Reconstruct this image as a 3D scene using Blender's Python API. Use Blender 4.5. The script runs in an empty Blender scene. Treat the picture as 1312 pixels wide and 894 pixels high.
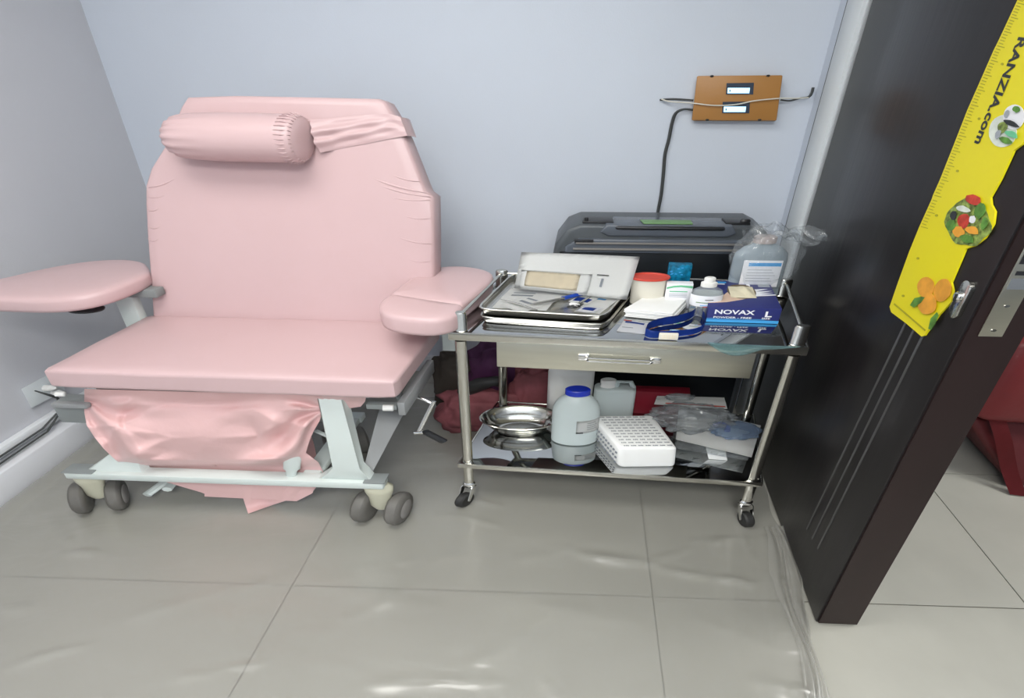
import bpy, bmesh, math, random
from mathutils import Vector, Matrix, noise
random.seed(7)
C = bpy.context.scene.collection
scene = bpy.context.scene
PI = math.pi
WIDE = 1.957          # things in this place are this much wider (x) than the usual proportions
CAM_H = 1.45; FPX = 638.0; PITCH = 0.519

# ---------------------------------------------------------------- camera, world, lights, exposure
cam = bpy.data.objects.new('camera', bpy.data.cameras.new('camera')); C.objects.link(cam)
cam.location = (0, 0, CAM_H); cam.rotation_euler = (PI/2 - PITCH, 0, 0)
cam.data.sensor_width = 36; cam.data.lens = FPX/1312*36; cam.data.clip_start = .02
scene.camera = cam
w = bpy.data.worlds.new('world'); scene.world = w; w.use_nodes = True
w.node_tree.nodes['Background'].inputs[0].default_value = (.8, .9, 1, 1)
w.node_tree.nodes['Background'].inputs[1].default_value = .25
scene.view_settings.view_transform = 'Standard'; scene.view_settings.look = 'None'
scene.view_settings.exposure = 0.16; scene.view_settings.gamma = 1.0
def area(name, loc, sx, sy, power, col):
    l = bpy.data.lights.new(name, 'AREA'); l.shape = 'RECTANGLE'; l.size = sx; l.size_y = sy
    l.energy = power; l.color = col
    o = bpy.data.objects.new(name, l); o.location = loc; C.objects.link(o); return o
area('ceiling_lamp', (-.75, .70, 2.52), 1.5, .7, 26, (1, .985, .94))
area('ceiling_lamp', (.1, -.85, 2.52), 1.8, .8, 78, (1, .985, .94))
area('ceiling_lamp', (2.9, 1.0, 2.52), 1.3, .6, 46, (1, .99, .95))

# ---------------------------------------------------------------- geometry helpers
FW = Vector((0, math.cos(PITCH), -math.sin(PITCH))); UP = Vector((0, math.sin(PITCH), math.cos(PITCH)))
EYE = Vector((0, 0, CAM_H))
def hit(px, py, P0, N):
    """point of a plane (final metres) seen at a pixel, returned in proportion-free metres"""
    d = FW*FPX + UP*(447-py) + Vector((px-656., 0, 0))
    P = EYE + d*((Vector(P0)-EYE).dot(N)/d.dot(N))
    return Vector((P.x/WIDE, P.y, P.z))
def at(px, py, z=None, y=None):
    if z is not None: return hit(px, py, (0, 0, z), Vector((0, 0, 1)))
    return hit(px, py, (0, y, 0), Vector((0, 1, 0)))
V = Vector
class Frame:
    def __init__(s, ox, oy, ang, oz=0): s.o = V((ox, oy, oz)); s.e = V((math.cos(ang), math.sin(ang), 0)); s.n = V((-math.sin(ang), math.cos(ang), 0)); s.k = V((0, 0, 1))
    def __call__(s, a, b, z=0): return s.o + s.e*a + s.n*b + s.k*z
WORLD = Frame(0, 0, 0)
class MB:
    def __init__(s): s.bm = bmesh.new()
    def hexa(s, pts, bev=0, seg=2):
        vs = [s.bm.verts.new(p) for p in pts]
        fs = [s.bm.faces.new([vs[i] for i in f]) for f in ((3,2,1,0),(4,5,6,7),(0,1,5,4),(1,2,6,5),(2,3,7,6),(3,0,4,7))]
        if bev:
            ed = {e for f in fs for e in f.edges}
            bmesh.ops.bevel(s.bm, geom=list(ed), offset=bev, segments=seg, affect='EDGES', profile=.5)
        return s
    def box(s, fr, a0, a1, b0, b1, z0, z1, bev=0, seg=2):
        return s.hexa([fr(a0,b0,z0), fr(a1,b0,z0), fr(a1,b1,z0), fr(a0,b1,z0), fr(a0,b0,z1), fr(a1,b0,z1), fr(a1,b1,z1), fr(a0,b1,z1)], bev, seg)
    def prism(s, pts, off, bev=0, seg=2):
        off = V(off); a = [s.bm.verts.new(p) for p in pts]; b = [s.bm.verts.new(V(p)+off) for p in pts]; n = len(a)
        fs = [s.bm.faces.new(a[::-1]), s.bm.faces.new(b)]
        for i in range(n): fs.append(s.bm.faces.new([a[i], a[(i+1)%n], b[(i+1)%n], b[i]]))
        if bev:
            ed = list(fs[0].edges) + list(fs[1].edges)
            bmesh.ops.bevel(s.bm, geom=ed, offset=bev, segments=seg, affect='EDGES', profile=.5)
        return s
    def tube(s, path, r, seg=12, cap=True):
        path = [V(p) for p in path]; rings = []; N = len(path)
        rr = r if isinstance(r, (list, tuple)) else [r]*N
        t0 = (path[1]-path[0]).normalized(); ref = V((0,0,1)) if abs(t0.z) < .9 else V((1,0,0))
        u = t0.cross(ref).normalized()
        for i, p in enumerate(path):
            t = ((path[min(i+1,N-1)]-p).normalized() + (p-path[max(i-1,0)]).normalized())
            if t.length < 1e-6: t = t0
            t.normalize(); u = (u - t*u.dot(t)).normalized(); v = t.cross(u)
            rings.append([s.bm.verts.new(p + (u*math.cos(2*PI*k/seg) + v*math.sin(2*PI*k/seg))*rr[i]) for k in range(seg)])
        for i in range(N-1):
            for k in range(seg): s.bm.faces.new([rings[i][k], rings[i][(k+1)%seg], rings[i+1][(k+1)%seg], rings[i+1][k]])
        if cap: s.bm.faces.new(rings[0][::-1]); s.bm.faces.new(rings[-1])
        return s
    def lathe(s, c, prof, axis=(0,0,1), seg=28, shape=None, capends=True):
        c = V(c); ax = V(axis).normalized(); ref = V((1,0,0)) if abs(ax.x) < .9 else V((0,1,0))
        u = (ref - ax*ref.dot(ax)).normalized(); v = ax.cross(u); rings = []
        for i, (r, h) in enumerate(prof):
            rings.append([s.bm.verts.new(c + ax*h + (u*math.cos(2*PI*k/seg) + v*math.sin(2*PI*k/seg))*r*(shape(2*PI*k/seg, i) if shape else 1)) for k in range(seg)])
        for i in range(len(prof)-1):
            for k in range(seg): s.bm.faces.new([rings[i][k], rings[i][(k+1)%seg], rings[i+1][(k+1)%seg], rings[i+1][k]])
        if capends: s.bm.faces.new(rings[0][::-1]); s.bm.faces.new(rings[-1])
        return s
    def grid(s, fn, nu, nv, thick=0):
        g = [[s.bm.verts.new(fn(i/nu, j/nv)) for i in range(nu+1)] for j in range(nv+1)]
        fs = [s.bm.faces.new([g[j][i], g[j][i+1], g[j+1][i+1], g[j+1][i]]) for j in range(nv) for i in range(nu)]
        if thick: bmesh.ops.solidify(s.bm, geom=fs, thickness=thick)
        return s
    def blob(s, c, rad, amp=.15, freq=3, sub=4, seed=0, fr=None):
        fr = fr or WORLD
        r = bmesh.ops.create_icosphere(s.bm, subdivisions=sub, radius=1)
        for v in r['verts']:
            d = v.co.copy(); k = 1 + amp*(noise.noise(d*freq+V((seed,0,0))) + .5*noise.noise(d*freq*2.3+V((0,seed,0))))
            m = V([math.copysign(abs(x)**.75, x) for x in d])
            v.co = V(c) + fr.e*(m.x*rad[0]*k) + fr.n*(m.y*rad[1]*k) + V((0,0,m.z*rad[2]*k))
        return s
    def build(s, name, mat, parent=None, sharp=38, label=None):
        org = V((0,0,0))
        if parent is not None: org = V(parent['org'])
        bm = s.bm
        bmesh.ops.recalc_face_normals(bm, faces=bm.faces[:])
        for v in bm.verts: v.co = V(((v.co.x-org.x)*WIDE, v.co.y-org.y, v.co.z-org.z))
        for f in bm.faces: f.smooth = True
        for e in bm.edges:
            if len(e.link_faces) == 2 and e.calc_face_angle(0) > math.radians(sharp): e.smooth = False
        me = bpy.data.meshes.new(name); bm.to_mesh(me); bm.free()
        o = bpy.data.objects.new(name, me); C.objects.link(o)
        for m in (mat if isinstance(mat, (list, tuple)) else [mat]): me.materials.append(m)
        if parent is not None: o.parent = parent; o['org'] = list(org)
        if label: o['label'] = label
        return o
def thing(name, label, cat, org, group=None, kind=None):
    o = bpy.data.objects.new(name, None); C.objects.link(o); o.empty_display_size = .05
    o.location = (org[0]*WIDE, org[1], org[2]); o['org'] = list(org)
    if kind: o['kind'] = kind
    else:
        o['label'] = label; o['category'] = cat
    if group: o['group'] = group
    return o
def solo(mb, name, mat, label, cat, org, group=None, sharp=38):
    t = {'org': list(org)}
    bm = mb.bm
    o = mb.build(name, mat, None, sharp)
    me = o.data
    off = V((org[0]*WIDE, org[1], org[2]))
    me.transform(Matrix.Translation(-off)); o.location = off
    o['label'] = label; o['category'] = cat
    if group: o['group'] = group
    return o
def text(body, P, u, v, size, mat, parent, name='lettering', bold=0.0, ext=.0003, sx=1.0, shear=0):
    cu = bpy.data.curves.new(name, 'FONT'); cu.body = body; cu.size = 1; cu.offset = bold; cu.shear = shear; cu.extrude = 0
    cu.resolution_u = 3
    t = bpy.data.objects.new(name, cu); C.objects.link(t)
    dg = bpy.context.evaluated_depsgraph_get(); me = bpy.data.meshes.new_from_object(t.evaluated_get(dg))
    bpy.data.objects.remove(t)
    u = V(u).normalized(); v = V(v).normalized(); n = u.cross(v)
    org = V(parent['org']); P = V(P)
    for q in me.vertices:
        p = P + u*q.co.x*size*sx + v*q.co.y*size + n*ext
        q.co = V(((p.x-org.x)*WIDE, p.y-org.y, p.z-org.z))
    me.materials.clear(); me.materials.append(mat)
    o = bpy.data.objects.new(name, me); C.objects.link(o); o.parent = parent; return o

# ---------------------------------------------------------------- materials
def mat(name, col, rough=.5, metal=0, spec=.5, noise_s=0, noise_a=0, bump=0, bump_s=60, emit=None, es=1, trans=0, alpha=1, coat=0, stretch=None, sss=0, ior=1.45, rvar=0):
    m = bpy.data.materials.new(name); m.use_nodes = True; nt = m.node_tree; b = nt.nodes['Principled BSDF']
    b.inputs['Base Color'].default_value = (*col, 1); b.inputs['Roughness'].default_value = rough
    b.inputs['Metallic'].default_value = metal; b.inputs['Specular IOR Level'].default_value = spec
    b.inputs['Transmission Weight'].default_value = trans; b.inputs['Alpha'].default_value = alpha
    b.inputs['Coat Weight'].default_value = coat; b.inputs['IOR'].default_value = ior
    tc = nt.nodes.new('ShaderNodeTexCoord'); mp = nt.nodes.new('ShaderNodeMapping'); nt.links.new(tc.outputs['Object'], mp.inputs[0])
    if stretch: mp.inputs['Scale'].default_value = stretch
    if noise_a:
        n = nt.nodes.new('ShaderNodeTexNoise'); n.inputs['Scale'].default_value = noise_s; n.inputs['Detail'].default_value = 5
        nt.links.new(mp.outputs[0], n.inputs['Vector'])
        r = nt.nodes.new('ShaderNodeMapRange'); r.inputs['From Min'].default_value = .3; r.inputs['From Max'].default_value = .7
        r.inputs['To Min'].default_value = 1-noise_a; r.inputs['To Max'].default_value = 1+noise_a
        nt.links.new(n.outputs['Fac'], r.inputs['Value'])
        mx = nt.nodes.new('ShaderNodeVectorMath'); mx.operation = 'SCALE'; mx.inputs[0].default_value = col
        nt.links.new(r.outputs[0], mx.inputs['Scale']); nt.links.new(mx.outputs[0], b.inputs['Base Color'])
    if rvar:
        n3 = nt.nodes.new('ShaderNodeTexNoise'); n3.inputs['Scale'].default_value = 7; n3.inputs['Detail'].default_value = 4
        nt.links.new(mp.outputs[0], n3.inputs['Vector']); r3 = nt.nodes.new('ShaderNodeMapRange')
        r3.inputs['To Min'].default_value = max(0, rough-rvar); r3.inputs['To Max'].default_value = rough+rvar
        nt.links.new(n3.outputs['Fac'], r3.inputs['Value']); nt.links.new(r3.outputs[0], b.inputs['Roughness'])
    if bump:
        n2 = nt.nodes.new('ShaderNodeTexNoise'); n2.inputs['Scale'].default_value = bump_s; n2.inputs['Detail'].default_value = 4
        nt.links.new(mp.outputs[0], n2.inputs['Vector']); bp = nt.nodes.new('ShaderNodeBump')
        bp.inputs['Strength'].default_value = bump; bp.inputs['Distance'].default_value = .01
        nt.links.new(n2.outputs['Fac'], bp.inputs['Height']); nt.links.new(bp.outputs[0], b.inputs['Normal'])
    if emit: b.inputs['Emission Color'].default_value = (*emit, 1); b.inputs['Emission Strength'].default_value = es
    return m
def film(name, tint, clear, rough, bump=.4, bump_s=18, stretch=None, milky=(.8,.8,.8), gloss=.05):
    """thin clear plastic: lets light through, adds sheen and a little milkiness"""
    m = bpy.data.materials.new(name); m.use_nodes = True; nt = m.node_tree
    nt.nodes.remove(nt.nodes['Principled BSDF']); out = nt.nodes['Material Output']
    tr = nt.nodes.new('ShaderNodeBsdfTransparent'); tr.inputs[0].default_value = (*tint, 1)
    gl = nt.nodes.new('ShaderNodeBsdfGlossy'); gl.inputs['Roughness'].default_value = rough
    df = nt.nodes.new('ShaderNodeBsdfDiffuse'); df.inputs[0].default_value = (*milky, 1)
    tc = nt.nodes.new('ShaderNodeTexCoord'); mp = nt.nodes.new('ShaderNodeMapping'); nt.links.new(tc.outputs['Object'], mp.inputs[0])
    if stretch: mp.inputs['Scale'].default_value = stretch
    n2 = nt.nodes.new('ShaderNodeTexNoise'); n2.inputs['Scale'].default_value = bump_s; n2.inputs['Detail'].default_value = 3
    n2.inputs['Distortion'].default_value = .6
    nt.links.new(mp.outputs[0], n2.inputs['Vector']); bp = nt.nodes.new('ShaderNodeBump')
    bp.inputs['Strength'].default_value = bump; bp.inputs['Distance'].default_value = .02
    nt.links.new(n2.outputs['Fac'], bp.inputs['Height']); nt.links.new(bp.outputs[0], gl.inputs['Normal'])
    lw_ = nt.nodes.new('ShaderNodeLayerWeight'); nt.links.new(bp.outputs[0], lw_.inputs['Normal'])
    pw = nt.nodes.new('ShaderNodeMath'); pw.operation = 'POWER'; nt.links.new(lw_.outputs['Facing'], pw.inputs[0]); pw.inputs[1].default_value = 4
    fr = nt.nodes.new('ShaderNodeMath'); fr.operation = 'MULTIPLY_ADD'; nt.links.new(pw.outputs[0], fr.inputs[0]); fr.inputs[1].default_value = .7; fr.inputs[2].default_value = gloss; fr.use_clamp = True
    m1 = nt.nodes.new('ShaderNodeMixShader'); m1.inputs[0].default_value = 1-clear
    nt.links.new(tr.outputs[0], m1.inputs[1]); nt.links.new(df.outputs[0], m1.inputs[2])
    m2 = nt.nodes.new('ShaderNodeMixShader'); nt.links.new(fr.outputs[0], m2.inputs[0])
    nt.links.new(m1.outputs[0], m2.inputs[1]); nt.links.new(gl.outputs[0], m2.inputs[2])
    nt.links.new(m2.outputs[0], out.inputs['Surface']); return m
M = {}
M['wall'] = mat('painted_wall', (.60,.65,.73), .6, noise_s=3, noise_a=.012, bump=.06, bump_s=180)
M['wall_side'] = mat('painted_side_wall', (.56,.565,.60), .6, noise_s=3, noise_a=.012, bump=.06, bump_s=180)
M['ceiling'] = mat('ceiling_paint', (.85,.85,.83), .8)
M['tile'] = mat('porcelain_tile', (.37,.365,.325), .32, noise_s=5, noise_a=.05, stretch=(1,1,1))
M['grout'] = mat('grout', (.12,.12,.10), .9)
M['skirt'] = mat('white_skirting', (.72,.73,.76), .35)
M['duct'] = mat('white_plastic_duct', (.80,.82,.84), .4)
M['pink'] = mat('pink_vinyl', (.575,.41,.418), .34, noise_s=2.2, noise_a=.02, bump=.12, bump_s=14)
M['pinkc'] = mat('pink_cushion_vinyl', (.575,.41,.418), .36, noise_s=2.2, noise_a=.02, bump=.05, bump_s=9)
M['pinkbag'] = mat('pink_vinyl_sheet', (.72,.47,.465), .30, noise_s=3, noise_a=.03, bump=.25, bump_s=16)
M['frame'] = mat('pale_painted_steel', (.60,.66,.64), .4)
M['framedark'] = mat('grey_painted_steel', (.22,.24,.24), .45)
M['framemid'] = mat('mid_grey_steel', (.27,.28,.285), .45)
M['beige'] = mat('beige_plastic', (.52,.51,.40), .45)
M['wheel'] = mat('grey_caster_rubber', (.13,.125,.115), .5, noise_s=20, noise_a=.12)
M['hub'] = mat('grey_wheel_hub', (.22,.21,.20), .5)
M['black'] = mat('black_plastic', (.018,.019,.022), .35)
M['rubber'] = mat('black_rubber', (.02,.02,.02), .55)
M['chrome'] = mat('chrome', (.75,.75,.74), .1, 1)
M['steel'] = mat('polished_steel', (.60,.59,.54), .16, 1, bump=.02, bump_s=30)
M['traysteel'] = mat('satin_steel', (.62,.61,.57), .27, 1, bump=.02, bump_s=20)
M['mirror'] = mat('mirror_steel_shelf', (.52,.53,.53), .035, 1, bump=.012, bump_s=5)
M['brush'] = mat('brushed_steel', (.60,.585,.50), .34, 1, bump=.05, bump_s=30, stretch=(1,1,12), noise_s=4, noise_a=.05)
M['white'] = mat('white_plastic', (.80,.80,.78), .4)
M['paper'] = mat('white_paper', (.86,.87,.86), .7, noise_s=6, noise_a=.02, bump=.1, bump_s=25)
M['ivory'] = mat('ivory_plastic', (.74,.71,.62), .45)
M['cream'] = mat('cream_dressing', (.80,.72,.56), .6, noise_s=30, noise_a=.05)
M['red'] = mat('red_plastic', (.62,.07,.045), .4)
M['blue'] = mat('royal_blue_strap', (.01,.05,.33), .45)
M['bluecap'] = mat('blue_cap', (.01,.03,.40), .35)
M['navy'] = mat('navy_card', (.028,.035,.17), .35)
M['skyblue'] = mat('sky_blue_print', (.06,.36,.75), .35)
M['white_print'] = mat('white_print', (.85,.86,.90), .5)
M['skin_print'] = mat('skin_print', (.72,.52,.40), .5)
M['dark_print'] = mat('dark_print', (.03,.035,.04), .6)
M['grey_print'] = mat('grey_print', (.35,.38,.42), .6)
M['teal_box'] = mat('teal_card', (.0,.16,.30), .35, noise_s=60, noise_a=.6)
M['green_print'] = mat('green_print', (.16,.55,.30), .5)
M['capdull'] = mat('dull_pink_cap', (.45,.38,.36), .5)
M['film'] = film('clear_film', (.96,.97,.98), .90, .12, .8, 30, milky=(.7,.75,.78))
M['filmgrey'] = film('grey_film', (.80,.82,.83), .80, .15, .8, 22, milky=(.5,.53,.55))
M['filmteal'] = film('teal_film', (.60,.78,.80), .72, .2, .5, 18, milky=(.35,.55,.58))
M['sheet'] = film('floor_sheet_film', (.985,.985,.98), .62, .30, .6, 5, stretch=(.5,1.3,1), milky=(.42,.415,.38), gloss=.10)
M['bottle'] = mat('translucent_bottle', (.64,.72,.72), .3, trans=.25, ior=1.3)
M['bottle2'] = mat('clear_bottle', (.82,.88,.88), .1, trans=.8, ior=1.15)
M['greybottle'] = mat('grey_blue_bottle', (.36,.43,.48), .25, trans=.2, ior=1.3)
M['case'] = mat('dark_grey_case', (.075,.085,.095), .38, bump=.05, bump_s=60)
M['case2'] = mat('slate_case_panel', (.10,.115,.14), .22)
M['caseblack'] = mat('black_case_front', (.010,.012,.015), .35)
M['green'] = mat('green_tag', (.16,.30,.13), .5)
M['ochre'] = mat('ochre_plastic', (.40,.19,.05), .4, bump=.05)
M['lcdframe'] = mat('lcd_surround', (.03,.045,.075), .3)
M['lcd'] = mat('lcd_screen', (.4,.6,.8), .3, emit=(.50,.80,1.0), es=1.1)
M['cablewhite'] = mat('pale_cable', (.68,.66,.58), .4)
M['cablegrey'] = mat('dark_grey_cable', (.05,.055,.055), .5)
M['door'] = mat('dark_wenge_door', (.014,.0125,.0135), .30, noise_s=5, noise_a=.18, stretch=(3,3,.25), bump=.06, bump_s=12)
M['dooredge'] = mat('dark_maroon_door_edge', (.017,.0075,.0075), .45, noise_s=4, noise_a=.2, stretch=(3,3,.3))
M['inlay'] = mat('silver_inlay', (.16,.16,.16), .35, .6)
M['jamb'] = mat('white_door_frame', (.66,.70,.72), .4)
M['gap'] = mat('dark_gap', (.10,.11,.11), .7)
M['yellow'] = mat('yellow_tape', (.82,.72,.012), .38, noise_s=3, noise_a=.02, bump=.08, bump_s=9)
M['tick'] = mat('tape_tick_print', (.42,.38,.02), .5)
M['orange'] = mat('orange_fruit_print', (.80,.36,.04), .5, noise_s=25, noise_a=.22)
M['leaf'] = mat('leaf_print', (.10,.25,.04), .5, noise_s=60, noise_a=.5)
M['tomato'] = mat('tomato_print', (.55,.05,.03), .5, noise_s=60, noise_a=.3)
M['salad'] = mat('salad_print', (.20,.27,.06), .5, noise_s=90, noise_a=.9)
M['halo'] = mat('pale_print', (.72,.78,.70), .5, noise_s=40, noise_a=.15)
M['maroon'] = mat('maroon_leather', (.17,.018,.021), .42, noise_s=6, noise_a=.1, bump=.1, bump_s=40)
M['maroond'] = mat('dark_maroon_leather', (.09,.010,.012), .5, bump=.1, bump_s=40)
M['purple'] = mat('purple_fabric', (.07,.016,.062), .7, noise_s=12, noise_a=.2, bump=.2, bump_s=30)
M['rose'] = mat('printed_rose_fabric', (.21,.06,.07), .75, noise_s=9, noise_a=.35, bump=.2, bump_s=30)
M['brown'] = mat('brown_fabric', (.05,.04,.032), .8, bump=.2, bump_s=30)
M['redbox'] = mat('red_card', (.20,.007,.02), .5)
M['gauzeprint'] = mat('grey_print_marks', (.22,.24,.27), .6)
M['taupe'] = mat('taupe_plastic', (.14,.10,.085), .5)

# ---------------------------------------------------------------- the room
def struct(mb, name, m, parent=None):
    o = mb.build(name, m, parent)
    if parent is None: o['kind'] = 'structure'
    return o
LC = V((-1.81/WIDE, 2.55, 0)); RC = V((1.10/WIDE, 2.02, 0))      # back corners
LF = V((-2.30/WIDE, -1.6, 0))
def lw(y): return -1.81/WIDE + (y-2.55)*.151/WIDE                  # left wall line
def rw(y): return (1.07 + .15*(y-1.81))/WIDE                       # right wall line
ZC = 2.6
def slab(p, q, off, z0, z1): p = V(p); q = V(q); off = V(off); return [p+V((0,0,z0)), q+V((0,0,z0)), q+off+V((0,0,z0)), p+off+V((0,0,z0)), p+V((0,0,z1)), q+V((0,0,z1)), q+off+V((0,0,z1)), p+off+V((0,0,z1))]
struct(MB().hexa(slab(LC+V((-.06,.008,0)), RC+V((.05,-.007,0)), (0,.12,0), 0, ZC)), 'wall_back', M['wall'])
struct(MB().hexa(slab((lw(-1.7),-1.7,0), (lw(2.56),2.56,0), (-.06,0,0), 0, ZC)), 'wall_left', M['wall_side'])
struct(MB().hexa(slab((lw(-1.7)-.05,-1.7,0), (2.3,-1.7,0), (0,-.12,0), 0, ZC)), 'wall_front', M['wall'])
wr = MB(); wr.hexa(slab((rw(1.83),1.83,0), (rw(2.04),2.04,0), (.06,0,0), 0, ZC))
wr.hexa(slab((rw(-.2),-.2,0), (rw(1.83),1.83,0), (.06,0,0), 2.1, ZC)); wr.hexa(slab((rw(-1.7),-1.7,0), (rw(-.2),-.2,0), (.06,0,0), 0, ZC))
struct(wr, 'wall_right', M['wall'])
struct(MB().hexa(slab((.60,2.95,0), (2.3,2.95,0), (0,.12,0), 0, ZC)), 'wall_far_room_back', M['wall'])
struct(MB().hexa(slab((2.25,-1.75,0), (2.25,3.0,0), (.06,0,0), 0, ZC)), 'wall_far_room_right', M['wall'])
struct(MB().hexa(slab((rw(2.04)+.06,2.03,0), (rw(2.04)+.06,2.96,0), (.03,0,0), 0, ZC)), 'wall_far_room_left', M['wall'])
struct(MB().hexa(slab((-1.3,-1.85,0), (2.35,-1.85,0), (0,5.0,0), ZC, ZC+.1)), 'ceiling', M['ceiling'])
fl = thing('floor', None, None, (0,0,0), kind='structure')
MB().hexa(slab((-1.3,-1.85,0), (2.35,-1.85,0), (0,5.0,0), -.08, -.004)).build('grout_bed', M['grout'], fl)
G = Frame(-.36, 1.011, -.068); S = .587
for i in range(-2, 6):
    for j in range(-3, 4):
        c = G((i+.5)*S, (j+.5)*S)
        if c.x > 2.3 or c.x < -1.35 or c.y < -1.6 or c.y > 2.95: continue
        g = .0011
        MB().box(G, i*S+g, (i+1)*S-g, j*S+g*1.6, (j+1)*S-g*1.6, -.02, 0).build('floor_tile', M['tile'], fl)
# skirting on the left and back walls
struct(MB().hexa([V((lw(-1)+.045,-1,0)), V((lw(2.5)+.045,2.5,0)), V((lw(2.5),2.5,0)), V((lw(-1),-1,0)), V((lw(-1)+.04,-1,.125)), V((lw(2.5)+.04,2.5,.125)), V((lw(2.5),2.5,.14)), V((lw(-1),-1,.14))], .004), 'baseboard_left', M['skirt'])
bb0 = LC+V((.04,-.01,0)); bb1 = RC+V((-.002,-.002,0))
struct(MB().hexa(slab(bb0+V((0,-.02,0)), bb1+V((0,-.02,0)), (0,.02,0), 0, .10), .002), 'baseboard_back', M['skirt'])
# door frame beside the hinge
tr = MB(); tr.hexa(slab((rw(1.826)-.006,1.826,0), (rw(1.945)-.006,1.945,0), (.014,0,0), 0, 2.12), .002)
tr.hexa(slab((rw(1.815),1.815,0), (rw(1.83),1.83,0), (.065,0,0), 0, 2.12))
struct(tr, 'trim_1', M['jamb'])
struct(MB().hexa(slab((rw(1.9455)-.003,1.9455,0), (rw(1.963)-.003,1.963,0), (.006,0,0), 0, 2.12)), 'trim_2', M['gap'])

# ---------------------------------------------------------------- the door leaf
DX0, DY0, DK = .905/WIDE, .882, .178/WIDE
dang = math.atan2(1, DK)
du = V((DK, 1, 0)).normalized(); dn = V((-du.y, du.x, 0)); DP = V((DX0, DY0, 0)); TH = .063
class DF:   # s along the leaf from its free edge, z up, d out of the visible face
    def __call__(s, a, z, d=0): return DP + du*a + dn*d + V((0,0,z))
D = DF()
DN = V((-1/.178, 1, 0)).normalized()
DNf = V((1, -.178, 0)).normalized()
def dpx(px, py):  # point of the leaf's face
    p = hit(px, py, (.905, .882, 0), DNf); return ((p-DP).dot(du), p.z)
door = thing('door_1', None, None, (DX0, DY0, 0), kind='structure')
LW = .915
MB().hexa([D(0.004,.006), D(LW,.006), D(LW,.006,-TH), D(0.004,.006,-TH), D(0.004,2.05), D(LW,2.05), D(LW,2.05,-TH), D(0.004,2.05,-TH)], .003).build('door_leaf', M['door'], door)
MB().hexa([D(-.001,.010,-.003), D(.004,.010,-.003), D(.004,.010,-TH+.003), D(-.001,.010,-TH+.003), D(-.001,2.05,-.003), D(.004,2.05,-.003), D(.004,2.05,-TH+.003), D(-.001,2.05,-TH+.003)]).build('edge_band', M['dooredge'], door)
for k in range(3):
    s0 = .172 - .035*k; s1 = .211 - .034*k
    a0 = dpx(1166+12*k, 405+6*k); a1 = dpx([1034,1041,1048][k], [678,690,703][k])
    hw = .0032
    MB().hexa([D(a1[0]-hw,a1[1],.001), D(a1[0]+hw,a1[1],.001), D(a1[0]+hw,a1[1],-.001), D(a1[0]-hw,a1[1],-.001), D(a0[0]-hw,a0[1]+.05,.001), D(a0[0]+hw,a0[1]+.05,.001), D(a0[0]+hw,a0[1]+.05,-.001), D(a0[0]-hw,a0[1]+.05,-.001)]).build('inlay_strip', M['inlay'], door)
# cylinder rosette
kx, kz = dpx(1236, 384)
pts = []
for k in range(28):
    t = 2*PI*k/28; r = .0145
    pts.append(D(kx + r*math.cos(t), kz + r*math.sin(t) + (.026 if math.sin(t) > 0 else -.026), .0))
ro = MB().prism(pts, dn*.006, .0015).build('cylinder_rosette', M['steel'], door)
MB().lathe(D(kx, kz+.008, .0055), [(.009,0),(.009,.004),(.008,.005)], dn, 20).build('lock_cylinder', M['chrome'], ro)
MB().hexa([D(kx-.0015,kz-.002,.0095), D(kx+.0015,kz-.002,.0095), D(kx+.0015,kz+.012,.0095), D(kx-.0015,kz+.012,.0095), D(kx-.0015,kz-.002,.0115), D(kx+.0015,kz-.002,.0115), D(kx+.0015,kz+.012,.0115), D(kx-.0015,kz+.012,.0115)]).build('keyhole', M['black'], ro)
# lock plate on the free edge
def E(t, z, o=0): return DP - du*(.001+o) - dn*t + V((0,0,z))
def ebox(t0, t1, z0, z1, o0, o1, bev=0):
    return MB().hexa([E(t0,z0,o0), E(t1,z0,o0), E(t1,z0,o1), E(t0,z0,o1), E(t0,z1,o0), E(t1,z1,o0), E(t1,z1,o1), E(t0,z1,o1)], bev)
lp = ebox(.014, .038, .978, 1.22, 0, .003, .001).build('lock_plate', M['brush'], door)
for z0, z1 in ((1.130, 1.150), (1.080, 1.102)):
    ebox(.0165, .0355, z0, z1, .003, .0042).build('latch_bolt', M['chrome'] if z0 < 1.09 else M['black'], lp)
ebox(.018, .034, 1.108, 1.116, .003, .0038).build('latch_slot', M['black'], lp)
for z in (.992, 1.045, 1.20):
    MB().lathe(E(.026, z, .003), [(.003,0),(.0028,.001)], -du, 12).build('screw', M['chrome'], lp)
# ---------------------------------------------------------------- yellow measuring banner on the door
tp = thing('measuring_banner', 'long yellow measuring banner with food pictures stuck on dark door', 'banner', tuple(D(.17, .93)))
edgeL = [(1143,393),(1153,364),(1168,323),(1181.5,290),(1197,256),(1199,250),(1208,230),(1226,185),(1243,141.6),(1262,99),(1275,69.5),(1276.5,66),(1284,51),(1308,0),(1340,-75)]
edgeR = [(1400,20),(1314,185),(1303,193),(1300,200),(1286,230),(1273,253),(1274,262),(1279,271),(1277,287),(1266,305),(1253,315),(1241,319),(1222.5,362),(1225,372),(1222.5,387),(1207,403),(1188,430),(1184,431),(1164,414),(1145,400)]
poly = [dpx(*p) for p in edgeL] + [dpx(*p) for p in edgeR]
MB().prism([D(a, z, .001) for a, z in poly], dn*.0022).build('banner_sheet', M['yellow'], tp)
def decal(pts, m, name, d=.0033, par=tp):
    return MB().prism([D(a, z, d) for a, z in pts], dn*.0005).build(name, m, par)
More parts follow.
